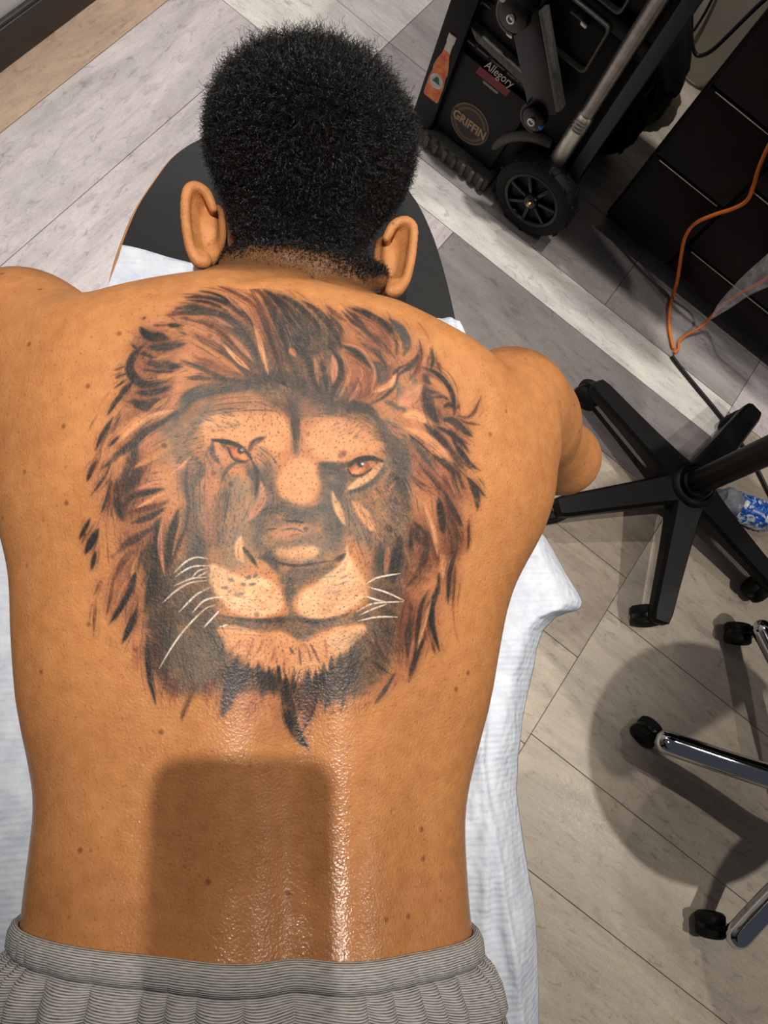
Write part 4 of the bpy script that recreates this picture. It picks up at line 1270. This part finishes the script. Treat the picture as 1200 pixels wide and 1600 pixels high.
# ------------------------------------------------------------------ rolling tool box
CV = 1.37                                           # its front stands on this line of the room
def make_cart():
    o2 = U2*(-.25)+V2*CV
    t = thing('rolling_tool_box', 'black wheeled tool box stack with stickers and a silver pull handle', 'tool box', (o2[0], o2[1], 0), None, _a)
    X = lambda u: u+.25                             # room u -> local x ; y = 0 is the front, z up
    bm = B(); box(bm, (X(-.305), .175, .27), (.40, .35, .46), None, .012)
    box(bm, (X(-.305), .175, .515), (.41, .36, .03), None, .006); obj('lower_box', bm, PLA, t)
    bm = B(); box(bm, (X(-.305), .180, .70), (.40, .33, .33), None, .012); obj('upper_box', bm, PLA, t)
    bm = B(); box(bm, (X(-.475), -.004, .25), (.060, .05, .44), None, .008); obj('side_rail', bm, PLA, t)
    bm = B(); box(bm, (X(-.120), .05, .36), (.055, .10, .60), None, .008); obj('side_rail', bm, PLA, t)
    bm = B(); prism(bm, [(X(-.445), .05), (X(-.275), .05), (X(-.255), .27), (X(-.46), .27)], 0, .012, Matrix(((1, 0, 0, 0), (0, 0, -1, 0), (0, 1, 0, 0), (0, 0, 0, 1))), .003)
    obj('front_panel', bm, PLA, t)
    # carrying ledge
    bm = B(); prism(bm, [(X(-.450), .338), (X(-.288), .326), (X(-.282), .312), (X(-.296), .306), (X(-.425), .318)], .0, .022, Matrix(((1, 0, 0, 0), (0, 0, -1, 0), (0, 1, 0, 0), (0, 0, 0, 1))), .004)
    obj('grip_ledge', bm, GRP, t)
    for a, b in ((-.447, -.425), (-.420, -.388), (-.380, -.345), (-.338, -.305), (-.300, -.284)):
        bm = B(); box(bm, ((X(a)+X(b))/2, -.006, .298-.05*(a+.45)*.2), (b-a, .012, .005), None, .0015); obj('ledge_rib', bm, GRP, t)
    # ribbed foot
    bm = B(); box(bm, (X(-.357), -.012, .022), (.200, .05, .044), None, .006)
    ft = obj('foot', bm, GRP, t)
    for i in range(7):
        bm = B(); box(bm, (X(-.440)+i*.0275, -.040, .024), (.012, .012, .036), None, .003); obj('foot_rib', bm, GRP, ft)
    # drawer frames
    def frame(x0, x1, z0, z1, y, w, name):
        bm = B(); r = .012; pts = []
        for cx, cz, a0 in ((x1-r, z0+r, -90), (x1-r, z1-r, 0), (x0+r, z1-r, 90), (x0+r, z0+r, 180)):
            for j in range(5):
                a = math.radians(a0+j*22.5); pts.append((X(cx)+r*math.cos(a), y, cz+r*math.sin(a)))
        n = len(pts); V = []
        rings = []
        for p in pts:
            c = Vector((X((x0+x1)/2), y, (z0+z1)/2)); d = (c-Vector(p)); d.y = 0; d.normalize()
            rings.append([bm.verts.new(Vector(p)+Vector((0, a, 0))+d*b) for a, b in ((0, 0), (-.012, .001), (-.012, w), (0, w+.001))])
        for i in range(n):
            for j in range(4):
                bm.faces.new((rings[i][j], rings[(i+1) % n][j], rings[(i+1) % n][(j+1) % 4], rings[i][(j+1) % 4]))
        return obj(name, bm, GRP, t)
    frame(-.335, -.193, .405, .515, -.002, .006, 'drawer_frame'); frame(-.335, -.193, .530, .690, .012, .006, 'drawer_frame')
    # swing arm with two bolts
    P0, P1 = Vector((X(-.362), -.035, .444)), Vector((X(-.232), -.035, .287))
    d = (P1-P0); L = d.length; ang = math.atan2(d.z, d.x)
    rot = Matrix.Rotation(-ang, 3, 'Y')
    bm = B(); box(bm, (P0+P1)/2+Vector((.012, 0, .012)), (L, .020, .070), rot, .006)
    ar = obj('swing_arm', bm, PLB, t)
    bm = B(); box(bm, (P0+P1)/2+Vector((.040, -.005, .045)), (L*.95, .026, .010), rot, .002); obj('arm_flange', bm, GRP, ar)
    for p, r in ((P0, .030), (P1, .026)):
        bm = B(); lathe(bm, [(r, 0), (r, -.018), (r*.8, -.022), (.0, -.022)], p+Vector((0, -.004, 0)), (0, 1, 0), 28); obj('arm_pivot', bm, PLB, ar)
        bm = B(); lathe(bm, [(.009, 0), (.009, -.005), (.0055, -.006), (.0045, -.002), (0, -.002)], p+Vector((0, -.026, 0)), (0, 1, 0), 20); obj('bolt', bm, SILV, ar)
    bm = B(); tube(bm, [P1+Vector((.032*math.cos(a), -.016, .032*math.sin(a))) for a in np.linspace(math.radians(150), math.radians(290), 12)], .003, 8); obj('pivot_guard', bm, GRP, ar)
    bm = B(); tube(bm, [P0+Vector((.036*math.cos(a), -.012, .036*math.sin(a))) for a in np.linspace(math.radians(170), math.radians(290), 12)], .007, 8); obj('pivot_guard', bm, GRP, ar)
    bm = B(); box(bm, P1+Vector((.022, -.022, .0)), (.010, .012, .007), None, .002); obj('spring_button', bm, flat('blue_button', srgb(40, 90, 190), .3), ar)
    # catches
    for x, z, ln in ((-.242, .488, .030), (-.365, .373, .022), (-.452, .388, .022), (-.330, .515, .02)):
        bm = B(); box(bm, (X(x), -.010, z), (.016, .012, .010), None, .003); c = obj('catch', bm, SILV, t)
        bm = B(); box(bm, (X(x)+ (-.020 if ln > .025 else .018), -.008, z+.001), (ln, .006, .004), None, .001); obj('catch_bar', bm, GRP, c)
    # handle tube and its channel
    bm = B(); zt = .78
    prof = [(.0, .16), (.0195, .16), (.0195, .300)]
    for i in range(4): prof += [(.0205, .304+i*.009), (.0185, .308+i*.009)]
    prof += [(.0185, .345), (.0, .345)]
    lathe(bm, prof, (X(-.147), -.012, 0), (0, 0, 1), 28); h = obj('handle_sleeve', bm, ALB, t)
    bm = B(); lathe(bm, [(0, .33), (.0165, .33), (.0165, 1.02), (0, 1.02)], (X(-.147), -.012, 0), (0, 0, 1), 28); obj('pull_handle', bm, ALU, t)
    bm = B(); tube(bm, [(X(-.147), -.012, 1.0), (X(-.147), -.012, 1.03), (X(-.16), -.012, 1.045), (X(-.44), -.012, 1.045), (X(-.453), -.012, 1.03), (X(-.453), -.012, .86)], .0165, 16); obj('handle_grip', bm, RUB, t)
    bm = B(); box(bm, (X(-.100), -.004, .50), (.030, .020, .66), None, .004); obj('handle_channel', bm, NAVY, t)
    # wheels
    def wheel(x, y):
        w = thing('wheel', None, None, (x, y, .103)); w.parent = t
        rt = .103; bm = B()
        lathe(bm, [(.070, .024), (.074, .027), (.090, .027), (.098, .022), (rt-.002, .012), (rt-.002, -.012), (.098, -.022), (.090, -.027), (.074, -.027), (.070, -.024)], (0, 0, 0), (0, 1, 0), 56, True)
        ty = obj('tyre', bm, RUB, w)
        for i in range(26):
            a = 2*math.pi*i/26; bm = B()
            r = Matrix.Rotation(-a, 3, 'Y') @ Matrix.Rotation(.35 if i % 2 else -.35, 3, 'X')
            s = .011 if i % 2 else -.011
            c = Matrix.Rotation(-a, 3, 'Y') @ Vector((rt-.002, s, 0))
            box(bm, c, (.005, .024, .013), r, .0015, 1); obj('tread', bm, RUB, w)
        bm = B(); lathe(bm, [(.071, -.026), (.071, .024), (.062, .024), (.060, -.020), (.064, -.026)], (0, 0, 0), (0, 1, 0), 48, True); obj('rim', bm, PLB, w)
        bm = B(); lathe(bm, [(0, -.016), (.061, -.014), (.061, .010), (0, .010)], (0, 0, 0), (0, 1, 0), 40); obj('wheel_disc', bm, PLA, w)
        for i in range(7):
            a = 2*math.pi*i/7+.3; bm = B(); r = Matrix.Rotation(-a, 3, 'Y')
            box(bm, r @ Vector((.040, -.020, 0)), (.046, .012, .009), r, .002); obj('spoke', bm, PLB, w)
        bm = B(); lathe(bm, [(0, -.034), (.014, -.034), (.018, -.030), (.020, -.010), (.020, 0), (0, 0)], (0, 0, 0), (0, 1, 0), 28); hb = obj('hub', bm, PLB, w)
        bm = B(); lathe(bm, [(0, -.042), (.004, -.041), (.007, -.036), (.0075, -.030), (0, -.030)], (0, 0, 0), (0, 1, 0), 18); obj('axle_end', bm, simple('brass_axle', srgb(196, 170, 120), .3, 1.0), w)
    wu, wv = uv(835, 308, .103)
    wheel(X(wu), wv-CV+.01); wheel(X(wu), .30)
    bm = B(); P = [(X(-.300), .02, .05), (X(-.292), .0, .105), (X(-.268), -.01, .165), (X(-.225), -.01, .205), (X(-.18), 0, .215)]
    tube(bm, catmull(P, 5), .012, 10); obj('wheel_guard', bm, GRP, t)
    bm = B(); box(bm, (X(-.19), .10, .11), (.20, .12, .20), None, .02); obj('wheel_housing', bm, PLA, t)
    # stickers, each a flat print on the plastic
    FR = Matrix(((1, 0, 0, 0), (0, 0, -1, 0), (0, 1, 0, 0), (0, 0, 0, 1)))   # drawing plane x,z facing the viewer
    y0 = -.0305                                     # side rail front is at y = -.029
    s = thing('bottle_sticker', 'sticker of an orange soda bottle with a green and white badge'[:60], None, (0, y0, 0)); s.parent = t
    for kk in ('label',):
        s['label'] = 'sticker of an orange soda bottle'
    sil = [(-.0165, 0), (.0165, 0), (.019, .006), (.019, .050), (.0165, .070), (.018, .082), (.0150, .100), (.0085, .122), (.0075, .150), (.0090, .154), (.0090, .172), (-.0090, .172), (-.0090, .154), (-.0075, .150), (-.0085, .122), (-.0150, .100), (-.018, .082), (-.0165, .070), (-.019, .050), (-.019, .006)]
    bx, bz = X(-.472), .130
    def card(poly, col, dy, name, par, sh=0.0):
        bm = B(); prism(bm, [(bx+p[0]+sh*p[1], bz+p[1]) for p in poly], dy, dy+.0004, FR); return obj(name, bm, col, par, False)
    so = N('soda_orange'); v = so.coord(); so.l(so.ramp(so.noise(v, 60, 4, .6), [(.32, srgb(205, 48, 22)), (.5, srgb(232, 110, 34)), (.7, srgb(240, 160, 60))]), so.b.inputs['Base Color']); so.b.inputs['Roughness'].default_value = .35
    OUT = [(p[0]*1.10, p[1]*1.02-.002) for p in sil]
    card(OUT, flat('sticker_cream', srgb(206, 160, 120)), 0, 'sticker_border', s)
    card([p for p in sil if p[1] <= .150], so.m, .0005, 'bottle_print', s)
    card([(-.0075, .132), (.0075, .132), (.0075, .150), (.009, .154), (.009, .172), (-.009, .172), (-.009, .154), (-.0075, .150)], flat('sticker_white', srgb(225, 220, 216)), .0010, 'neck_label', s)
    circ = lambda cx, cz, rx, rz, n=28: [(cx+rx*math.cos(2*math.pi*i/n), cz+rz*math.sin(2*math.pi*i/n)) for i in range(n)]
    card(circ(0, .050, .0170, .0185), bpy.data.materials['sticker_white'], .0010, 'badge_ring', s)
    card(circ(0, .050, .0138, .0152), flat('sticker_pale', srgb(196, 208, 190)), .0014, 'badge_field', s)
    card([(-.010, .046), (.010, .046), (.004, .060), (.0, .063), (-.004, .060)], flat('sticker_green', srgb(28, 92, 52)), .0018, 'badge_mark', s)
    card([(-.012, .042), (.012, .042), (.010, .0455), (-.010, .0455)], bpy.data.materials['sticker_white'], .0018, 'badge_band', s)
    # round badge
    g = thing('round_badge', None, None, (0, -.0125, 0)); g.parent = t
    bx, bz = X(-.366), .123
    card(circ(0, 0, .052, .052, 48), flat('badge_rim_brown', srgb(118, 98, 76)), 0, 'badge_rim', g)
    card(circ(0, 0, .0475, .0475, 48), flat('badge_dark', srgb(44, 36, 30)), .0005, 'badge_ground', g)
    card(circ(0, 0, .0440, .0440, 48), flat('badge_mid_brown', srgb(96, 78, 58)), .0009, 'badge_band_ring', g)
    card(circ(0, 0, .0360, .0360, 48), bpy.data.materials['badge_dark'], .0013, 'badge_field', g)
    TXT = flat('badge_lettering', srgb(176, 148, 108))
    card([(-.049, -.012), (.049, -.012), (.049, .012), (-.049, .012)], bpy.data.materials['badge_dark'], .0016, 'name_band', g)
    text_mesh('lettering', 'GRIFFIN', .033, TXT, g, (bx, -.0024, bz), (math.pi/2, 0, 0), .0003, 0, .80, .0011)
    # script sticker
    q = thing('script_sticker', None, None, (0, -.0125, 0)); q.parent = t
    WH = flat('sticker_script_white', srgb(214, 206, 200))
    text_mesh('lettering', 'Allegory', .030, WH, q, (X(-.352), -.0012, .283), (math.pi/2, 0, 0), .0003, .28, .72)
    bx, bz = X(-.357), .258
    card([(-.044, -.010), (.040, -.010), (.044, .010), (-.040, .010)], flat('sticker_crimson', srgb(128, 22, 34)), 0, 'red_panel', q)
    for i in range(24):
        pass
    text_mesh('small_lettering', 'llllllllllllllllllllll', .009, WH, q, (X(-.357), -.0010, .242), (math.pi/2, 0, 0), .0002, .1, .95)
make_cart()

# ------------------------------------------------------------------ bag behind the tool box
def make_bag():
    c = U2*(-.125)+V2*1.91
    t = thing('duffel_bag', 'slumped black bag standing between the tool box and the beige wall', 'bag', (c[0], c[1], 0), None, _a)
    bm = B(); bmesh.ops.create_uvsphere(bm, u_segments=40, v_segments=24, radius=1)
    r = random.Random(4)
    for v in bm.verts:
        p = v.co; k = 1+.07*math.sin(5*p.x+3*p.z)+.05*math.sin(9*p.y+2)+.04*math.sin(13*p.z+4*p.x)
        x = math.copysign(abs(p.x)**.6, p.x)*.095*k; y = math.copysign(abs(p.y)**.6, p.y)*.085*k; z = math.copysign(abs(p.z)**.55, p.z)*k
        v.co = (x, y, max(.0, (z+.97)*(.105-.50*x)))
    obj('bag_body', bm, simple('black_nylon', srgb(14, 13, 13), .75, 0, .3, .2, 80, .5), t)
    bm = B(); tube(bm, catmull([(-.03, -.088, .07), (-.035, -.10, .14), (0, -.097, .19), (.035, -.097, .13), (.03, -.088, .06)], 6), .006, 8); obj('carry_strap', bm, RUB, t)
    bm = B(); box(bm, (0.0, -.094, .11), (.012, .006, .05), Matrix.Rotation(.4, 3, 'Y'), .002); obj('buckle', bm, GRP, t)
make_bag()
# ------------------------------------------------------------------ drawer cabinet
def make_cabinet():
    u0, v0 = .012, 1.46; c = U2*u0+V2*v0
    t = thing('drawer_cabinet', 'dark brown drawer cabinet standing against the beige wall', 'cabinet', (c[0], c[1], 0), None, _a)
    DK = simple('dark_wenge', srgb(13, 6, 6), .45, 0, .16, .18, 30); BK = simple('cabinet_black', srgb(5, 4, 4), .55, 0, .15)
    W = 1.25; D = .53; Hh = .86
    bm = B(); box(bm, (W/2, D/2+.012, Hh/2+.03), (W, D, Hh-.06), None, .002); obj('carcass', bm, BK, t)
    bm = B(); box(bm, (W/2, D/2+.03, .03), (W-.01, D-.06, .06), None, .002); obj('plinth', bm, BK, t)
    bm = B(); box(bm, (W/2, D/2, Hh+.012), (W+.03, D+.03, .026), None, .004); obj('worktop', bm, BK, t)
    bm = B(); box(bm, (.009, D/2+.01, Hh/2+.03), (.018, D, Hh-.06), None, .002); obj('side_panel', bm, DK, t)
    def front(x0, x1, z0, z1):
        bm = B(); box(bm, ((x0+x1)/2, .002, (z0+z1)/2), (x1-x0-.004, .020, z1-z0-.004), None, .0015)
        d = obj('drawer', bm, DK, t)
        bm = B(); box(bm, ((x0+x1)/2, -.0085, z1-.004), (x1-x0-.03, .004, .003), None, .0008); obj('edge_pull', bm, SILV, d)
    for x0, x1, zz in ((.0, .195, (.065, .288, .482, .675, .855)), (.195, .62, (.065, .150, .368, .61, .855)), (.62, W, (.065, .368, .61, .855))):
        for a, b in zip(zz[:-1], zz[1:]): front(x0+.004, x1, a, b)
make_cabinet()
# ------------------------------------------------------------------ cables
def room_pt(u, v, z): p = U2*u+V2*v; return np.array([p[0], p[1], z])
def onv(px, py, v):
    w = RC @ np.array([(px-600)/F, -(py-800)/F, -1.0]); k = v/float(w[:2] @ V2); return CAMP+k*w
ORG = simple('orange_rubber_cable', srgb(226, 118, 40), .5, 0, .4, .06)
BLKC = simple('black_cable', srgb(16, 15, 15), .5)
VF = 1.432
P = [onv(x, y, VF) for x, y in ((1250, 150), (1222, 190), (1200, 230), (1186, 262), (1178, 288), (1168, 312), (1148, 325), (1115, 336), (1085, 350), (1070, 372), (1064, 402), (1058, 440))]
P += [room_pt(*uv(1051, 462, .012), .012), room_pt(*uv(1046, 484, .006), .006), room_pt(*uv(1046, 515, .006), .006), room_pt(*uv(1052, 545, .006), .006)]
bm = B(); tube(bm, catmull(P, 6), .0042, 10)
tag(obj('orange_cable', bm, ORG), 'orange cable hanging in a curve down the drawer front', 'cable')
P = [onv(x, y, 1.40) for x, y in ((1235, 400), (1200, 432), (1180, 446), (1150, 462))]
P += [onv(1128, 478, 1.42), room_pt(*uv(1112, 494, .05), .05), room_pt(*uv(1095, 511, .02), .02), room_pt(*uv(1072, 524, .006), .006), room_pt(*uv(1061, 534, .006), .006), room_pt(*uv(1060, 545, .006), .006), room_pt(*uv(1053, 552, .006), .006)]
bm = B(); tube(bm, catmull(P, 6), .0034, 10)
tag(obj('orange_cable', bm, ORG), 'thin orange cable coming out of the clear plastic sleeve', 'cable')
P = [room_pt(*uv(x, y, .007), .007) for x, y in ((1050, 556), (1062, 572), (1090, 606), (1120, 642), (1150, 682), (1172, 712), (1188, 742), (1205, 775), (1240, 830))]
bm = B(); tube(bm, catmull(P, 6), .0042, 10)
tag(obj('black_cable', bm, BLKC), 'black cable running across the floor beneath the office chair base', 'cable')
P = [onv(x, y, 2.055) for x, y in ((1086, -60), (1081, 0), (1080, 40), (1081, 66), (1086, 83), (1095, 87), (1112, 79), (1135, 58), (1160, 33), (1190, 4), (1230, -30))]
bm = B(); tube(bm, catmull(P, 6), .0055, 10)
tag(obj('black_cable', bm, BLKC), 'black cable hanging in a loop on the beige wall', 'cable')
P = [onv(x, y, 2.070) for x, y in ((1130, -40), (1112, 0), (1098, 26), (1084, 48))]
bm = B(); tube(bm, catmull(P, 6), .0038, 8)
tag(obj('black_cable', bm, BLKC), 'short thin black cable behind the looped cable on the beige wall', 'cable')
def make_sleeve():
    k = N('clear_film'); k.b.inputs['Base Color'].default_value = srgb(236, 238, 242); k.b.inputs['Roughness'].default_value = .18
    k.b.inputs['Alpha'].default_value = .30; k.b.inputs['Specular IOR Level'].default_value = .8
    n = k.noise(k.coord(), 45, 4); k.l(k.bump(n, .8, .006), k.b.inputs['Normal'])
    k.l(k.ramp(n, [(.35, (.16,)*3+(1,)), (.75, (.42,)*3+(1,))]), k.b.inputs['Alpha'])
    A = [(1111, 496), (1124, 472), (1160, 432), (1200, 396), (1240, 360)]; Bp = [(1113, 497), (1140, 482), (1170, 462), (1200, 448), (1240, 425)]
    bm = B(); prev = None
    for i, (a, b) in enumerate(zip(catmull([np.array(p, float) for p in A], 5), catmull([np.array(p, float) for p in Bp], 5))):
        va = onv(a[0], a[1], 1.40); vb = onv(b[0], b[1], 1.40); ring = []
        c = (va+vb)/2; h = (va-vb)/2; nrm = np.array([-V2[0], -V2[1], .0])
        for j in range(20):
            g = 2*math.pi*j/20; ring.append(bm.verts.new(c+h*math.cos(g)+nrm*math.sin(g)*(.006+.010*min(1, i/12))*(1+.3*math.sin(3*g+i*.7))))
        if prev:
            for j in range(20): bm.faces.new((prev[j], prev[(j+1) % 20], ring[(j+1) % 20], ring[j]))
        prev = ring
    o = obj('plastic_sleeve', bm, k.m); tag(o, 'clear plastic sleeve around the thin orange cable', 'plastic sleeve')
make_sleeve()
# ------------------------------------------------------------------ chairs
def caster(t, loc, ang, r=.027, m=PLB, half=.012, tread=RUB):
    c = thing('caster', None, None, loc); c.parent = t; c.rotation_euler = (0, 0, ang)
    for s in (-1, 1):
        bm = B(); lathe(bm, [(0, s*.004), (r*.92, s*.004), (r, s*.007), (r, s*(.007+half*.9)), (r*.86, s*(.010+half)), (r*.5, s*(.012+half)), (r*.42, s*(.008+half)), (0, s*(.008+half))], (0, 0, r), (0, 1, 0), 28); obj('caster_wheel', bm, tread, c)
    bm = B(); lathe(bm, [(0, -.004), (r*1.04, -.004), (r*1.04, .004), (0, .004)], (.004, 0, r*1.06), (0, 1, 0), 24); obj('caster_body', bm, m, c)
    bm = B(); lathe(bm, [(0, r), (.0065, r), (.0065, r*2+.012), (0, r*2+.012)], (.012, 0, 0), (0, 0, 1), 14); obj('caster_stem', bm, SILV, c)
def make_office_chair():
    cx, cy, _ = at(1085, 757, .125)
    t = thing('office_chair', 'black five-legged office chair with gas column standing on the planks', 'chair', (cx, cy, 0))
    tips = [at(942, 606, .085), at(1166, 657, .085), at(872, 791, .085), at(1037, 960, .085), at(1196, 890, .085)]
    for i, p in enumerate(tips):
        d = Vector((p[0]-cx, p[1]-cy, 0)); L = d.length if i not in (1, 4) else .31; d.normalize()
        if L < .30: L = .31
        s = Vector((-d.y, d.x, 0)); bm = B(); rings = []
        for f, w, z0, z1 in ((.02, .048, .078, .128), (.10, .038, .080, .127), (.22, .033, .078, .120), (.45, .0295, .074, .108), (.70, .0265, .068, .097), (.92, .0245, .062, .088), (.985, .021, .060, .084), (1.0, .013, .060, .078)):
            c = d*(L*f); b = .008
            rings.append([bm.verts.new(c+s*x+Vector((0, 0, z))) for x, z in ((-w, z0), (-w, z1-b), (-w+b*.8, z1), (w-b*.8, z1), (w, z1-b), (w, z0))])
        for a, b in zip(rings[:-1], rings[1:]):
            for j in range(6): bm.faces.new((a[j], a[(j+1) % 6], b[(j+1) % 6], b[j]))
        bm.faces.new(rings[0]); bm.faces.new(rings[-1][::-1])
        obj('leg', bm, PLA, t, True, 30)
        cdir = {0: 2.4, 1: 3.6, 2: 3.3, 3: 3.1, 4: 3.9}[i]
        caster(t, tuple(d*(L*.93)-Vector((math.cos(cdir), math.sin(cdir), 0))*-.012), cdir+math.pi, .031)
    bm = B(); lathe(bm, [(0, .070), (.050, .070), (.056, .078), (.056, .118), (.050, .130), (.042, .134), (.040, .128), (0, .128)], (0, 0, 0), (0, 0, 1), 40); obj('hub', bm, PLA, t)
    bm = B(); lathe(bm, [(0, .10), (.036, .10), (.036, .142), (.032, .146), (.030, .142), (0, .142)], (0, 0, 0), (0, 0, 1), 32); obj('column_collar', bm, PLB, t)
    bm = B(); lathe(bm, [(0, .12), (.0275, .12), (.0275, .40), (.0, .40)], (0, 0, 0), (0, 0, 1), 32); obj('gas_column', bm, PLA, t)
    bm = B(); lathe(bm, [(0, .39), (.014, .39), (.014, .68), (0, .68)], (0, 0, 0), (0, 0, 1), 24); obj('piston', bm, CHROME, t)
    bm = B(); box(bm, (0, 0, .685), (.20, .16, .035), None, .01); obj('mechanism', bm, PLA, t)
    bm = B(); box(bm, (0.02, 0, .74), (.42, .42, .075), Matrix.Rotation(.4, 3, 'Z'), .035, 4); obj('seat', bm, BLACKV, t)
    bm = B(); R_ = Matrix.Rotation(.4, 3, 'Z'); box(bm, R_ @ Vector((.29, 0, 1.04)), (.06, .42, .46), R_, .03, 4); obj('backrest', bm, BLACKV, t)
    bm = B(); tube(bm, [R_ @ Vector(p) for p in ((.02, 0, .69), (.25, 0, .69), (.31, 0, .76), (.31, 0, 1.01))], .016, 10); obj('back_bracket', bm, PLA, t)
make_office_chair()
def make_stool():
    cx, cy = 1.222, -.262
    t = thing('stool', 'chrome tube stool base with black casters standing at the right', 'stool', (cx, cy, 0))
    ends = [at(1040, 1160, .075), at(1150, 1458, .075), at(1190, 988, .075)]
    angs = [math.atan2(e[1]-cy, e[0]-cx) for e in ends]; angs += [angs[1]+math.radians(98), angs[2]-math.radians(70)]
    rad = [math.hypot(e[0]-cx, e[1]-cy) for e in ends]+[.32, .32]
    for a, L, co in zip(angs, rad, (2.2, 3.0, 2.9, .5, 1.0)):
        d = Vector((math.cos(a), math.sin(a), 0)); bm = B()
        P = [d*.03+Vector((0, 0, .20)), d*.10+Vector((0, 0, .190)), d*(L*.62)+Vector((0, 0, .130)), d*(L*.85)+Vector((0, 0, .100)), d*(L*.98)+Vector((0, 0, .086)), d*(L+.024)+Vector((0, 0, .074))]
        tube(bm, catmull(P, 6), [.0245]*26+[.0242, .0232, .021, .017, .010], 24); obj('leg', bm, CHROME, t)
        caster(t, tuple(d*(L-.004)+Vector((math.cos(co), math.sin(co), 0))*.026), co+math.pi, .029)
    bm = B(); lathe(bm, [(0, .17), (.035, .17), (.038, .18), (.038, .215), (.03, .225), (0, .225)], (0, 0, 0), (0, 0, 1), 32); obj('hub', bm, CHROME, t)
    bm = B(); lathe(bm, [(0, .22), (.022, .22), (.022, .36), (.014, .362), (.014, .48), (0, .48)], (0, 0, 0), (0, 0, 1), 28); obj('gas_column', bm, CHROME, t)
    bm = B(); lathe(bm, [(0, .47), (.12, .47), (.185, .475), (.20, .49), (.205, .515), (.195, .545), (.16, .558), (0, .562)], (0, 0, 0), (0, 0, 1), 48); obj('seat', bm, BLACKV, t)
make_stool()
# ------------------------------------------------------------------ crumpled water bottle
def make_bottle():
    p = at(1176, 800, .035)
    t = thing('plastic_bottle', 'crushed clear water bottle with blue label lying past the office chair', 'bottle', (p[0], p[1], .0), None, math.radians(-22))
    k = N('bottle_plastic'); k.b.inputs['Base Color'].default_value = srgb(225, 232, 238); k.b.inputs['Roughness'].default_value = .08
    k.b.inputs['Transmission Weight'].default_value = .75; k.b.inputs['IOR'].default_value = 1.3
    lb = N('blue_label'); v = lb.coord(); lb.l(lb.ramp(lb.noise(v, 38, 2, .5, 2.0), [(.42, srgb(20, 70, 170)), (.5, srgb(60, 130, 215)), (.56, srgb(225, 230, 236))]), lb.b.inputs['Base Color']); lb.b.inputs['Roughness'].default_value = .3
    def crush(bm):
        for q in bm.verts:
            a = math.atan2(q.co.z-.034, q.co.y); f = 1+.07*math.sin(3*a+90*q.co.x)+.05*math.sin(5*a-140*q.co.x+1)
            q.co.y *= f; q.co.z = .034+(q.co.z-.034)*f*.98
            q.co.z = max(q.co.z, .001)
    bm = B(); prof = [(0, -.085), (.026, -.085), (.031, -.078)]
    for i in range(26): prof.append((.0315+.0012*math.sin(i*1.4), -.075+i*.005))
    prof += [(.030, .060), (.022, .082), (.0125, .096), (.0125, .108), (0, .108)]
    lathe(bm, prof, (0, 0, .034), (1, 0, 0), 36); crush(bm); obj('bottle_body', bm, k.m, t)
    bm = B(); lathe(bm, [(.0335, -.045)]+[(.0335+.0008*math.sin(i*2.0), -.045+i*.006) for i in range(1, 13)]+[(.0335, .030), (.0328, .030), (.0328, -.045)], (0, 0, .034), (1, 0, 0), 36, True); crush(bm); obj('bottle_label', bm, lb.m, t)
    bm = B(); lathe(bm, [(0, .100), (.0145, .100), (.0145, .118), (.013, .120), (0, .120)], (0, 0, .034), (1, 0, 0), 24); obj('bottle_cap', bm, flat('white_cap', srgb(225, 228, 232)), t)
make_bottle()

# ------------------------------------------------------------------ the phone that takes the picture, just behind the lens: its shadow lies on the lower back
def make_phone():
    t = thing('phone', 'dark phone held high over the lying man, its shadow falling on his lower back', 'phone', tuple(CAMP)); t.matrix_world = M4
    bm = B(); prism(bm, [(-.027+sx*(.043-.015)+.015*math.cos(math.radians(a)), -.054+sy*(.082-.015)+.015*math.sin(math.radians(a))) for sx, sy, a0 in ((1, 1, 0), (-1, 1, 90), (-1, -1, 180), (1, -1, 270)) for a in range(a0, a0+91, 15)], .0025, .0125); obj('phone_body', bm, PLB, t)
    bm = B(); box(bm, (-.027, -.052, .0128), (.074, .150, .0008), None); obj('screen', bm, simple('screen_glass', srgb(10, 12, 16), .08), t)
    bm = B(); lathe(bm, [(.0075, .0005), (.0095, .0005), (.0095, .0030), (.0075, .0030)], (0, 0, 0), (0, 0, 1), 24, True); obj('lens_ring', bm, SILV, t)
make_phone()
